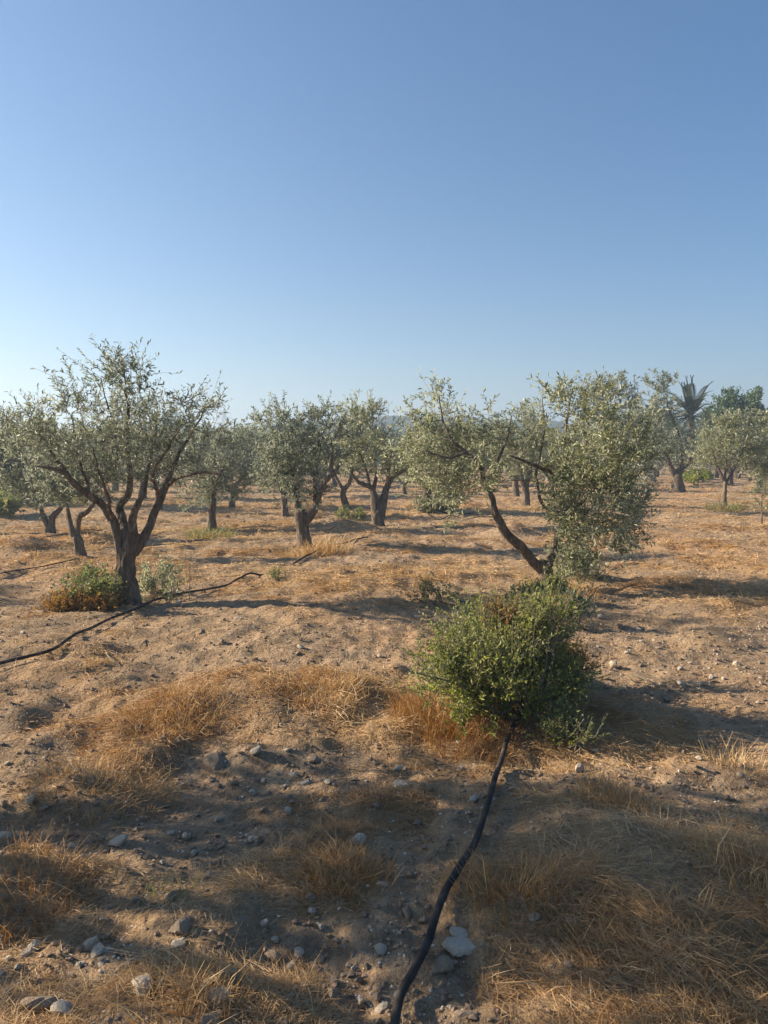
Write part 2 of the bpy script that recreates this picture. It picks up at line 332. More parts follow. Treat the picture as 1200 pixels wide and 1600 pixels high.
def tree(name, label, cat, base, limbs, blobs, natt, ntw, nlf, leafL, leafW, mat=None, hi=True, group=None, seed=1, twl=(.12, .32), bark=.12, tmat=None, up=.35, sides=14, droop=0.0, crown='crown', trunk='trunk', twn='branches', wig=.10, rgh=.012):
    """limbs: list of arrays (n,4) xyz+radius in world space; blobs: (centre, radii, weight)"""
    rg = np.random.default_rng(seed); root = empty(name, base); tag(root, label, cat, group)
    mt = MB(); nodes = []; rads = []
    for k, lm in enumerate(limbs):
        s = smoothline(lm, .03 if hi else .1, rgh, rg)
        tubes(mt, s[None, :, :3], np.maximum(s[None, :, 3], .003), sides if k == 0 or s[0, 3] > .03 else 8, True, bark if s[0, 3] > .02 else bark * .5, seed + k)
        q = s if k else s[int(len(s) * .6):]
        st = 1 if len(q) < 10 else 2
        nodes += list(q[::st, :3]); rads += list(q[::st, 3])
    link(trunk, mt.mesh(trunk, M_bark if tmat is None else tmat, base), root)
    wt = np.array([b[2] * (b[1][0] * b[1][2]) ** .9 for b in blobs]); wt = wt / wt.sum()
    att = np.vstack([in_blob(b, max(1, int(round(natt * q))), rg) for b, q in zip(blobs, wt)])
    zmin = base[2] + (.12 if crown == 'crown' else .015); att[:, 2] = np.where(att[:, 2] < zmin, zmin + .02 + np.abs(att[:, 2] - zmin) * .3, att[:, 2])
    ch, cr = grow(nodes, rads, att, rg, wig=wig)
    mb = MB(); tubes(mb, ch, cr, 5 if hi else 3, False)
    M, K, _ = ch.shape
    # leafy twigs
    ci = np.repeat(np.arange(M), ntw); tt = rg.uniform(.25, 1, M * ntw); tt[::ntw] = 1.0
    f = tt * (K - 1); i0 = np.minimum(f.astype(int), K - 2); fr = (f - i0)[:, None]
    b0 = ch[ci, i0] * (1 - fr) + ch[ci, i0 + 1] * fr; tg = nrm(ch[ci, i0 + 1] - ch[ci, i0])
    cen = np.mean([b[0] for b in blobs], axis=0); out = nrm(b0 - cen - np.array((0, 0, -.3)))
    td = nrm(tg * .55 + out * .35 + rg.normal(0, .50, tg.shape) + np.array((0, 0, up)))
    tl = rg.uniform(twl[0], twl[1], len(b0))
    bend = rg.normal(0, .12, td.shape) + np.array((0, 0, -droop))
    tp = np.stack([b0, b0 + td * tl[:, None] * .5 + bend * tl[:, None] * .25, b0 + td * tl[:, None] + bend * tl[:, None]], 1)
    tubes(mb, tp, np.tile(np.array([.0022, .0016, .001]) * (1 if hi else 2), (len(tp), 1)), 3, False)
    link(twn, mb.mesh(twn, M_twig, base), root)
    ml = MB(); T = len(tp); li = np.repeat(np.arange(T), nlf); s = np.tile((np.arange(nlf) + .5) / nlf, T) + rg.uniform(-.03, .03, T * nlf); s = np.clip(s, .03, 1)[:, None]
    lb = (1 - s) ** 2 * tp[li, 0] + 2 * s * (1 - s) * (tp[li, 1] * 2 - (tp[li, 0] + tp[li, 2]) / 2) + s ** 2 * tp[li, 2]
    ax = nrm(tp[li, 2] - tp[li, 0]); pr = nrm(np.cross(ax, rg.normal(size=ax.shape)))
    ld = nrm(ax * rg.uniform(.35, 1.0, (len(ax), 1)) + pr * .8 + np.array((0, 0, .05 - droop * .5)))
    N = nrm(np.cross(ld, np.cross(ax, ld)) + rg.normal(0, .5, ld.shape))
    keep = rg.random(len(lb)) > .12
    # whole shoots differ in tone
    rnd = np.clip(np.repeat(rg.normal(.45, .16, T), nlf) + rg.normal(0, .16, len(lb)), 0, 1)
    sz = rg.uniform(.65, 1.15, len(lb))
    leaves(ml, lb[keep], ld[keep], N[keep], (leafL * sz)[keep], (leafW * sz)[keep], hi, rnd[keep])
    link(crown, ml.mesh(crown, mat or M_olive, base, smooth=hi), root)
    return root
TR = 1.0
def px_limb(Yb, pts):
    """(px,py,dy,radius in m) measured at depth Yb+dy"""
    return np.array([(*P(a, b, Yb + c), r) for (a, b, c, r) in pts])
def px_blobs(Yb, bl, rg, spread=.55):
    out = []
    for q in bl:
        a, b, rx, rz = q[:4]; w8 = q[4] if len(q) > 4 else 1.0; dy = q[5] if len(q) > 5 else rg.uniform(-spread, spread)
        s = (Yb + dy) / F; out.append((P(a, b, Yb + dy), np.array((rx * s, max(rx, 25) * s * 1.0, rz * s)), w8))
    return out

# tree one: the large old tree on the left
x, y = G(205, 946); b1 = np.array((x, y, Hs(x, y))); rg = np.random.default_rng(3)
L1 = [px_limb(y, [(207, 965, 0, .22), (206, 945, 0, .165), (200, 915, 0, .135), (197, 880, 0, .125), (203, 850, 0, .13), (207, 834, 0, .115)]),
      px_limb(y, [(186, 950, -.05, .10), (188, 910, -.04, .075), (190, 870, -.03, .07), (183, 838, -.03, .062), (176, 815, -.05, .055), (163, 790, -.1, .047), (141, 776, -.2, .044), (113, 753, -.3, .036), (100, 739, -.35, .028), (78, 732, -.4, .02), (58, 728, -.45, .012)]),
      px_limb(y, [(113, 753, -.3, .03), (92, 722, -.2, .022), (75, 700, -.1, .016), (62, 672, 0, .009)]),
      px_limb(y, [(141, 776, -.2, .03), (128, 735, .1, .022), (118, 690, .25, .016), (112, 645, .3, .008)]),
      px_limb(y, [(200, 845, 0, .085), (188, 805, .1, .055), (187, 790, .12, .05), (199, 773, .15, .043), (203, 742, .18, .038), (199, 705, .2, .033), (198, 670, .2, .028), (201, 640, .15, .02), (197, 610, .1, .013), (194, 575, .1, .007)]),
      px_limb(y, [(199, 690, .2, .018), (180, 660, .3, .014), (165, 625, .3, .009), (158, 590, .3, .005)]),
      px_limb(y, [(209, 846, 0, .08), (208, 812, -.1, .05), (214, 790, -.15, .042), (223, 772, -.1, .03), (232, 735, 0, .022), (238, 695, .1, .015), (245, 655, .1, .007)]),
      px_limb(y, [(206, 862, .04, .10), (220, 844, .05, .085), (230, 830, .08, .062), (244, 795, .12, .05), (257, 765, .15, .042), (268, 735, .2, .032), (285, 700, .3, .022), (305, 668, .35, .014), (320, 640, .4, .007)]),
      px_limb(y, [(258, 762, .15, .028), (272, 750, .0, .024), (292, 743, -.2, .02), (320, 738, -.3, .016), (345, 742, -.35, .011), (368, 752, -.4, .006)]),
      px_limb(y, [(176, 815, -.05, .028), (168, 775, -.4, .02), (155, 740, -.6, .015), (146, 700, -.7, .008)]),
      px_limb(y, [(250, 780, .12, .025), (240, 740, -.4, .02), (262, 700, -.6, .014), (280, 670, -.7, .007)])]
for l_ in L1: l_[:, 3] *= np.where(l_[:, 3] > .06, .74, .82)
B1 = px_blobs(y, [(193, 588, 42, 34, 1.3), (222, 605, 28, 35, .8), (165, 640, 35, 35, .8), (112, 625, 30, 32, 1), (60, 680, 42, 45, 1.1), (28, 690, 26, 38, 1.0), (95, 700, 60, 42, 1.4), (190, 690, 85, 50, 1.3),
                  (250, 690, 60, 60, 1.3), (285, 640, 32, 32, .8), (325, 635, 20, 25, .8), (320, 680, 35, 40, .7), (215, 740, 60, 30, .9), (140, 735, 55, 35, 1.1), (290, 735, 40, 22, .7), (205, 650, 45, 40, .9), (150, 590, 14, 18, .3)], rg, .7)
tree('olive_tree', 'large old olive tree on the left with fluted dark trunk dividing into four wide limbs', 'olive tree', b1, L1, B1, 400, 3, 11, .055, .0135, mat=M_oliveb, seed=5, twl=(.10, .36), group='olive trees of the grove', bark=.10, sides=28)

# tree two: the leaning two-limbed tree behind the green bush
x, y = G(857, 922); b2 = np.array((x, y, Hs(x, y))); rg = np.random.default_rng(9)
L2 = [px_limb(y, [(862, 940, 0, .15), (858, 920, 0, .10), (856, 903, 0, .085), (851, 887, 0, .082), (842, 880, 0, .07)]),
      px_limb(y, [(853, 893, 0, .075), (833, 880, -.05, .062), (813, 853, -.15, .055), (790, 832, -.25, .05), (777, 806, -.3, .043), (768, 780, -.35, .038), (757, 757, -.4, .032), (747, 727, -.45, .028), (730, 707, -.4, .023), (708, 690, -.4, .018), (694, 660, -.35, .012), (687, 620, -.3, .007)]),
      px_limb(y, [(853, 893, 0, .06), (863, 862, .1, .047), (877, 835, .15, .04), (880, 803, .15, .036), (878, 770, .15, .038), (884, 730, .1, .03), (882, 690, .1, .023), (888, 650, .1, .015), (895, 605, .1, .006)]),
      px_limb(y, [(878, 765, .15, .03), (863, 740, .0, .026), (846, 732, -.2, .022), (818, 720, -.4, .016), (795, 712, -.5, .008)]),
      px_limb(y, [(877, 835, .1, .026), (900, 795, -.1, .022), (930, 765, -.3, .017), (958, 735, -.5, .012), (985, 700, -.6, .006)]),
      px_limb(y, [(880, 803, .1, .03), (905, 760, .3, .024), (925, 710, .5, .018), (945, 650, .6, .008)]),
      px_limb(y, [(900, 795, -.3, .022), (925, 800, -.7, .018), (955, 800, -1.0, .012), (985, 805, -1.2, .006)]),
      px_limb(y, [(757, 757, -.4, .026), (775, 725, -.1, .02), (790, 690, .1, .014), (800, 650, .2, .006)]),
      px_limb(y, [(730, 707, -.4, .02), (700, 715, -.6, .015), (665, 705, -.8, .008)]),
      px_limb(y, [(880, 803, .1, .02), (850, 790, .2, .02), (838, 740, .3, .016), (850, 680, .3, .011), (848, 620, .2, .005)])]
B2 = px_blobs(y, [(687, 622, 24, 36, .8), (660, 670, 32, 30, .9), (700, 680, 58, 40, 1.7), (655, 710, 42, 40, 1.3), (730, 735, 60, 48, 1.6), (775, 690, 50, 45, 1.2), (745, 690, 40, 34, 1.0), (820, 690, 35, 40, .6), (852, 625, 22, 42, .5), (895, 630, 40, 42, .9),
                  (890, 700, 55, 60, 1.2), (955, 700, 60, 62, 1.3), (1005, 690, 32, 45, .9), (925, 780, 72, 60, 1.1), (965, 835, 34, 40, .8), (905, 880, 34, 28, .5), (885, 760, 50, 50, .8), (985, 780, 32, 42, .9), (715, 815, 22, 24, .35), (700, 770, 45, 30, .5), (940, 640, 40, 40, .9), (880, 840, 25, 35, .6)], rg, .7)
B2 += px_blobs(y, [(925, 780, 74, 55, 1.1, -.55), (970, 830, 38, 38, 1.1, -.5), (900, 825, 42, 42, 1.7, -.45), (905, 875, 36, 26, 1.1, -.3), (890, 745, 45, 45, 1.3, -.5), (960, 720, 50, 40, 1.2, -.9), (770, 740, 32, 30, 1.0, -.8)], rg)
tree('olive_tree', 'silvery olive tree with one long limb leaning left, growing right behind the big green bush', 'olive tree', b2, L2, B2, 760, 3, 12, .060, .0170, seed=15, twl=(.12, .36), group='olive trees of the grove', bark=.14, sides=22, droop=.15)

def olive_at(px, py, limbs, blobs, label, seed, natt=260, ntw=4, nlf=11, sc_=1.0, mat=None, cat='olive tree', name='olive_tree', hi=None, group='olive trees of the grove', bark=.13, up=.3, leaf=(.062, .019)):
    x, y = G(px, py); b = np.array((x, y, Hs(x, y))); rg = np.random.default_rng(seed)
    LL = [px_limb(y, [(a, c, d, r) for (a, c, d, r) in lm]) for lm in limbs]
    LL[0][0, 2] = b[2] - .12; natt = int(natt * .80); ntw = max(2, ntw - 1) if natt > 60 else ntw
    BB = px_blobs(y, blobs, rg, .5 * (np.mean([q[2] for q in blobs]) * y / F) * 1.2)
    k = max(1.0, y / 11) ** .8
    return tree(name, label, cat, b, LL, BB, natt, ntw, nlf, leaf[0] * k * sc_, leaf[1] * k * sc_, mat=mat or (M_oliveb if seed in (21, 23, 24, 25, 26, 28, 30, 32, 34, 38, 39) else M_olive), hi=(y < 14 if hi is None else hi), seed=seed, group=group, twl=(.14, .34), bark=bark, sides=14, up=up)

olive_at(478, 857, [[(480, 865, 0, .16), (477, 853, 0, .125), (473, 832, 0, .115), (470, 808, 0, .11), (468, 798, 0, .09)],
    [(471, 812, 0, .085), (466, 790, .1, .06), (462, 765, .2, .05), (455, 735, .3, .035), (445, 700, .3, .02), (435, 665, .3, .008)],
    [(474, 818, 0, .085), (487, 800, 0, .075), (494, 788, 0, .06), (501, 767, -.1, .05), (510, 750, -.2, .042), (522, 738, -.2, .035), (530, 728, -.2, .02)],
    [(519, 740, -.2, .035), (517, 728, -.2, .032), (519, 703, -.2, .02), (517, 685, -.1, .008)],
    [(494, 788, 0, .05), (492, 760, .3, .04), (496, 725, .4, .028), (505, 680, .4, .01)]],
    [(440, 662, 32, 24), (445, 710, 42, 45, 1.4), (490, 705, 40, 45, 1.2), (500, 655, 34, 22), (475, 760, 35, 28, 1.2), (430, 740, 28, 25), (535, 680, 28, 30, .7), (418, 660, 18, 12, .5), (535, 725, 14, 18, .3)],
    'olive tree with stout forked trunk and dense low crown, yellow grass at its foot', 21, 330, 4, 12)
olive_at(590, 821, [[(592, 828, 0, .16), (590, 815, 0, .14), (590, 805, 0, .13), (591, 797, 0, .11)],
    [(588, 808, 0, .12), (586, 785, 0, .105), (583, 770, 0, .08), (577, 760, 0, .06), (562, 755, -.1, .04), (548, 740, -.2, .02)],
    [(592, 808, 0, .12), (597, 790, 0, .10), (603, 765, .1, .08), (612, 748, .1, .055), (625, 738, .1, .045), (638, 732, .1, .03), (650, 720, .1, .015)],
    [(583, 770, 0, .06), (587, 745, .2, .04), (585, 715, .3, .02)], [(605, 762, .1, .05), (607, 735, 0, .04), (600, 700, -.1, .02)], [(577, 760, 0, .05), (572, 735, .2, .03), (560, 700, .2, .015)]],
    [(570, 648, 34, 22, 1.1), (565, 690, 48, 32, 1.3), (602, 708, 28, 22, 1.2), (545, 715, 32, 24), (600, 725, 36, 18, .7), (640, 718, 20, 18, .7), (562, 668, 34, 28, 1.2)],
    'olive tree with twin gnarled trunks parting low in the middle of the grove', 22, 330, 4, 11)
olive_at(331, 830, [[(332, 838, 0, .12), (331, 825, 0, .095), (331, 800, 0, .085), (331, 778, 0, .08)],
    [(331, 780, 0, .06), (320, 750, .2, .04), (305, 720, .3, .015)], [(331, 780, 0, .06), (340, 750, -.2, .04), (355, 715, -.3, .015)], [(331, 780, 0, .06), (333, 740, .1, .04), (336, 700, .2, .015)]],
    [(335, 705, 55, 28, 1.2), (370, 700, 40, 25), (330, 745, 58, 32, 1.4), (380, 735, 40, 25), (290, 740, 25, 28, .8), (315, 780, 32, 22, .8), (345, 770, 40, 20)],
    'olive tree with straight dark trunk and round crown, right of the large left tree', 23, 330, 4, 11)
olive_at(125, 868, [[(127, 876, 0, .11), (126, 862, 0, .085), (123, 848, 0, .08), (119, 838, 0, .075)],
    [(120, 842, 0, .06), (112, 828, 0, .05), (107, 808, .1, .04), (104, 785, .1, .02)], [(120, 842, 0, .06), (121, 822, 0, .05), (124, 808, -.1, .045), (137, 799, -.2, .035), (150, 780, -.2, .015)]],
    [(100, 765, 38, 28, 1), (140, 765, 32, 26), (120, 735, 45, 25), (75, 755, 24, 22, .7)],
    'small olive tree with crooked forked trunk just behind the large left tree', 24, 230, 4, 11)
olive_at(78, 834, [[(79, 840, 0, .12), (78, 830, 0, .10), (78, 822, 0, .09)], [(78, 826, 0, .07), (70, 812, 0, .055), (62, 790, .1, .03), (55, 765, .1, .015)], [(79, 826, 0, .08), (81, 808, 0, .06), (92, 798, 0, .05), (105, 780, .1, .02)]],
    [(50, 750, 42, 34, 1.2), (90, 750, 35, 30), (20, 745, 30, 30), (70, 775, 38, 20, .7)],
    'olive tree with short V shaped trunk near the left edge of the grove', 25, 260, 4, 10)
olive_at(-18, 835, [[(-16, 842, 0, .12), (-18, 825, 0, .1), (-18, 790, 0, .09)], [(-18, 795, 0, .06), (-5, 750, 0, .04), (5, 700, 0, .02)], [(-18, 795, 0, .06), (-35, 750, 0, .04), (-45, 700, 0, .02)]],
    [(5, 670, 16, 26, 1), (-20, 690, 35, 35, 1), (5, 720, 30, 30, 1.2), (-30, 740, 35, 30, 1)], 'olive tree cut by the left edge of the picture, dark top against the sky', 26, 240, 4, 10)
olive_at(542, 793, [[(541, 797, 0, .12), (540, 788, 0, .10), (536, 775, 0, .09), (537, 765, 0, .08), (545, 757, 0, .06)], [(545, 757, 0, .06), (550, 740, 0, .04), (555, 715, .2, .02)], [(537, 767, 0, .05), (525, 745, 0, .04), (515, 720, 0, .02)]],
    [(535, 720, 38, 26, 1), (565, 725, 30, 24), (510, 715, 25, 20)], 'small olive tree with S shaped trunk seen between the two middle trees', 27, 200, 4, 10)
olive_at(446, 806, [[(446, 811, 0, .11), (445, 800, 0, .09), (444, 785, 0, .08), (444, 775, 0, .07)], [(444, 778, 0, .05), (435, 750, 0, .035), (425, 725, 0, .015)], [(444, 778, 0, .05), (455, 750, 0, .035), (462, 725, 0, .015)]],
    [(430, 740, 34, 30, 1), (460, 735, 30, 28), (405, 735, 20, 25, .7)], 'thin trunked olive tree half hidden behind the stout forked tree', 28, 200, 4, 10)
olive_at(664, 802, [[(664, 808, 0, .24), (663, 798, 0, .22), (664, 786, 0, .2), (665, 780, 0, .16)], [(664, 785, 0, .10), (668, 765, 0, .08), (655, 752, 0, .06), (640, 742, 0, .045), (632, 735, 0, .03)], [(665, 783, 0, .10), (672, 755, 0, .07), (685, 720, 0, .03)]],
    [(670, 705, 45, 34, 1.2), (690, 745, 40, 34, 1.2), (650, 735, 30, 22), (700, 780, 32, 20, 1), (720, 720, 30, 30)], 'olive tree on a thick stump-like base with leafy suckers around it', 29, 280, 4, 10)
olive_at(1060, 768, [[(1061, 772, 0, .28), (1060, 762, 0, .24), (1058, 750, 0, .22), (1057, 742, 0, .2)], [(1057, 745, 0, .16), (1048, 730, 0, .12), (1040, 705, 0, .08), (1030, 650, 0, .03)], [(1058, 745, 0, .14), (1065, 715, .2, .1), (1060, 680, .2, .06), (1042, 630, 0, .03)], [(1058, 745, 0, .1), (1078, 720, 0, .06), (1085, 690, 0, .03)]],
    [(1035, 605, 26, 24, 1), (1035, 645, 30, 30, 1.2), (1030, 690, 40, 30, 1), (1070, 690, 30, 24, 1), (1060, 715, 36, 20, 1), (1010, 640, 20, 25, .6), (1095, 665, 15, 20, .5)],
    'tall olive tree with thick dark trunk standing in front of the palm', 30, 380, 4, 10)
olive_at(1133, 792, [[(1133, 797, 0, .09), (1132, 785, 0, .07), (1132, 770, 0, .065), (1133, 752, 0, .06)], [(1133, 756, 0, .045), (1126, 740, 0, .04), (1119, 725, 0, .03), (1112, 700, 0, .015)], [(1133, 756, 0, .045), (1142, 742, 0, .04), (1152, 722, 0, .03), (1162, 700, 0, .015)], [(1133, 752, 0, .04), (1134, 725, 0, .03), (1136, 690, 0, .015)]],
    [(1115, 685, 32, 30, 1.1), (1150, 680, 36, 34, 1.1), (1135, 710, 45, 24, 1), (1175, 710, 26, 26, .8), (1095, 712, 20, 22, .6), (1140, 665, 28, 15, .7)],
    'slender pale trunked olive tree with vase shaped limbs on the right', 31, 320, 4, 10)
olive_at(935, 800, [[(935, 806, 0, .2), (935, 790, 0, .15), (933, 770, 0, .13)], [(933, 775, 0, .1), (920, 720, 0, .07), (910, 650, 0, .03)], [(933, 775, 0, .1), (950, 710, 0, .07), (962, 630, 0, .03)]],
    [(955, 612, 34, 26, 1.2), (925, 620, 26, 26, .8), (985, 630, 22, 24, .7), (940, 670, 50, 40, 1), (980, 700, 40, 40, .7), (1000, 750, 30, 30, .5)], 'tall olive tree rising behind the leaning silvery tree', 32, 330, 4, 10)
olive_at(822, 790, [[(822, 794, 0, .16), (822, 780, 0, .12), (820, 760, 0, .11)], [(820, 765, 0, .08), (808, 720, 0, .05), (800, 680, 0, .02)], [(820, 765, 0, .08), (832, 720, 0, .05), (828, 670, 0, .02)]],
    [(820, 655, 26, 22, 1), (815, 690, 40, 28, 1), (790, 690, 28, 25, .8), (845, 700, 28, 25, .7), (815, 725, 42, 22, .8)], 'olive tree seen between the two limbs of the leaning silvery tree', 33, 240, 4, 10)
olive_at(1140, 757, [[(1140, 760, 0, .2), (1140, 750, 0, .18), (1139, 740, 0, .16)], [(1140, 743, 0, .12), (1125, 715, 0, .08), (1120, 690, 0, .03)], [(1140, 743, 0, .12), (1155, 715, 0, .08), (1165, 690, 0, .03)]],
    [(1150, 690, 40, 26, 1), (1110, 700, 30, 22, 1), (1185, 690, 30, 25, 1)], 'olive tree directly behind the slender pale trunked one', 34, 220, 4, 9)
olive_at(1215, 790, [[(1215, 795, 0, .16), (1215, 780, 0, .13), (1212, 760, 0, .12)], [(1212, 765, 0, .08), (1205, 730, 0, .05), (1200, 690, 0, .02)], [(1212, 765, 0, .08), (1225, 730, 0, .05), (1235, 690, 0, .02)]],
    [(1200, 665, 26, 22, 1), (1215, 700, 45, 35, 1.2), (1195, 730, 26, 22, 1)], 'olive tree cut by the right edge of the picture', 35, 260, 4, 10)
olive_at(1192, 818, [[(1191, 822, 0, .022), (1190, 808, 0, .016), (1190, 785, 0, .012), (1191, 765, 0, .006)]], [(1190, 765, 9, 14, 1), (1192, 792, 6, 10, .6)], 'thin young olive sapling near the right edge', 36, 26, 3, 8, group='olive saplings')
olive_at(633, 772, [[(633, 775, 0, .1), (632, 768, 0, .09), (630, 758, 0, .08)], [(630, 760, 0, .06), (622, 745, 0, .04), (618, 728, 0, .02)], [(630, 760, 0, .06), (640, 745, 0, .04), (644, 728, 0, .02)]], [(630, 725, 28, 18, 1), (625, 742, 20, 12, .5)], 'small distant olive tree in the gap right of the twin trunked tree', 37, 150, 4, 9)
olive_at(362, 792, [[(363, 797, 0, .12), (362, 785, 0, .1), (362, 770, 0, .09)], [(362, 773, 0, .06), (350, 745, 0, .04), (342, 720, 0, .02)], [(362, 773, 0, .06), (378, 745, 0, .04), (386, 715, 0, .02)]], [(365, 715, 42, 26, 1), (390, 690, 26, 18, .8), (345, 700, 30, 20, .8), (372, 740, 40, 18, .7)], 'olive tree behind and right of the straight trunked round tree', 38, 230, 4, 10)
olive_at(248, 797, [[(248, 800, 0, .12), (248, 785, 0, .1), (248, 770, 0, .09)], [(248, 773, 0, .06), (238, 745, 0, .04), (232, 715, 0, .02)], [(248, 773, 0, .06), (262, 745, 0, .04), (270, 715, 0, .02)]], [(250, 715, 42, 26, 1), (270, 735, 30, 20, .8), (225, 730, 30, 22, .8)], 'olive tree seen through the limbs of the large left tree', 39, 220, 4, 10)

# trees left of the frame that shade the foreground
def vase(x, y, ht, cr, label, seed, natt=300, nl=11, group='olive trees of the grove', leaf=(.07, .02), hi=True, name='olive_tree', mat=None, cat='olive tree', ntw=4, base_h=.28, tr=.11, cz=.62):
    rg = np.random.default_rng(seed); b = np.array((x, y, Hs(x, y))); th = ht * base_h
    LL = [np.array([(x, y, b[2] - .12, tr * 1.5), (x, y, b[2] + .05, tr * 1.15), (x + .04, y, b[2] + th * .6, tr), (x, y + .03, b[2] + th, tr * .85)])]
    for k in range(4):
        a = k * math.pi / 2 + rg.uniform(-.4, .4); r = cr * rg.uniform(.5, .7)
        LL.append(np.array([(x, y, b[2] + th * .85, tr * .7), (x + .35 * r * math.cos(a), y + .35 * r * math.sin(a), b[2] + th * 1.3, tr * .5), (x + .7 * r * math.cos(a), y + .7 * r * math.sin(a), b[2] + ht * .6, tr * .3), (x + r * math.cos(a), y + r * math.sin(a), b[2] + ht * .85, tr * .08)]))
    BB = []
    for k in range(9):
        a = rg.uniform(0, 6.28); r = cr * rg.uniform(.15, .62); q = cr * rg.uniform(.38, .55)
        BB.append((np.array((x + r * math.cos(a), y + r * math.sin(a), b[2] + ht * rg.uniform(cz - .14, cz + .20))), np.array((q, q, q * .85)), 1.0))
    return tree(name, label, cat, b, LL, BB, natt, ntw, nl, leaf[0], leaf[1], hi=hi, seed=seed, group=group, sides=12, mat=mat)
vase(-4.0, 3.25, 3.4, 1.6, 'olive tree standing left of the picture beside the foreground', 41, 430, 11, leaf=(.07, .02))
vase(-5.4, .7, 2.8, 1.2, 'olive tree standing left of the photographer', 42, 330, 11)
vase(-8.2, 5.6, 2.7, 1.25, 'olive tree left of the picture in the second row', 43, 280, 10)
vase(-9.5, 9.0, 2.7, 1.2, 'olive tree left of the picture in the third row', 44, 240, 9)

# far rows: a few shapes copied
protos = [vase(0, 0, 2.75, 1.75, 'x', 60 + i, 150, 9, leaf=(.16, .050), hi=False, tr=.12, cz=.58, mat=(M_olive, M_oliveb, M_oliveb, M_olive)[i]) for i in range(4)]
for p in protos:                       # bring prototypes to their first places below
    pass
def copy_tree(o, parent=None):
    c = o.copy(); C.objects.link(c)
    if parent: c.parent = parent
    for ch in list(o.children): copy_tree(ch, c)
    return c
taken = [o.location.copy() for o in C.objects if o.name.startswith('olive_tree') and o.parent is None and o not in protos]
used = [0] * 4; nf = 0; rr = random.Random(5)
AV = {'left': [], 'middle': [], 'right': []}
row = 22.0; k = 0
while row < 88:
    xx = -row * .56 + rr.uniform(0, 3)
    while xx < row * .56:
        px_ = xx + rr.uniform(-.7, .7); py_ = row + rr.uniform(-.9, .9); xx += 4.5 + row * .004
        if any((Vector((px_, py_, 0)) - Vector((t.x, t.y, 0))).length < 3.4 for t in taken): continue
        if rr.random() < .07 or (row < 80 and abs(px_ - .0026 * py_) < 1.9): continue
        i = rr.randrange(4); o = protos[i] if not used[i] else copy_tree(protos[i]); used[i] = 1
        s = rr.uniform(.85, 1.12)
        o.location = (px_, py_, Hs(px_, py_)); o.rotation_euler.z = rr.uniform(0, 6.28); o.scale = (s, s, s)
        side = 'left' if px_ / py_ < -.17 else ('right' if px_ / py_ > .17 else 'middle')
        band = 'near' if row < 45 else ('mid distance' if row < 66 else 'farthest')
        o['label'] = {'near': 'grey green olive tree in the first rows beyond the named ones, %s of the grove', 'mid distance': 'small olive tree in the middle distance rows, %s of the grove', 'farthest': 'tiny hazy olive tree in the farthest rows, %s of the grove'}[band] % (side + (' side' if side != 'middle' else ''))
        o['label'] = o['label'].replace('beyond the named ones, ', 'of the background, ')
        o['group'] = 'background olive trees, %s, %s' % (band, side); nf += 1
    row += 5.2
print('far trees', nf)

# dark broadleaf tree and palm on the right
def big_tree(px, py, Yd, limbs_px, blobs, label, seed, mat, natt=330, leaf=(.2, .1), name='broadleaf_tree', cat='tree'):
    x = (px - 600) / F * Yd; b = np.array((x, Yd, Hs(x, Yd))); rg = np.random.default_rng(seed)
    LL = [px_limb(Yd, l_) for l_ in limbs_px]; LL[0][0, :3] = b - np.array((0, 0, .2))
    return tree(name, label, cat, b, LL, px_blobs(Yd, blobs, rg, 1.2), natt, 4, 10, leaf[0], leaf[1], mat=mat, hi=False, seed=seed, twl=(.2, .5))
big_tree(1150, 740, 50, [[(1150, 745, 0, .3), (1150, 725, 0, .25), (1150, 690, 0, .2)], [(1150, 700, 0, .15), (1130, 660, 0, .1), (1120, 630, 0, .04)], [(1150, 700, 0, .15), (1160, 660, 0, .1), (1170, 620, 0, .04)]],
    [(1138, 625, 16, 16, 1), (1160, 632, 22, 18, 1), (1178, 620, 12, 12, .8), (1150, 655, 40, 20, 1.3), (1120, 655, 22, 20, 1), (1185, 650, 22, 20, 1)], 'dark green broadleaf tree right of the palm, above the olives', 81, M_dark)
big_tree(1010, 735, 62, [[(1010, 745, 0, .3), (1010, 715, 0, .25), (1010, 690, 0, .2)], [(1010, 690, 0, .15), (995, 670, 0, .06)], [(1010, 690, 0, .15), (1025, 665, 0, .06)]],
    [(1000, 668, 28, 16, 1), (1030, 660, 22, 18, 1), (980, 690, 30, 18, 1)], 'dark bushy tree behind the tall olive, left of the palm', 82, M_dark)

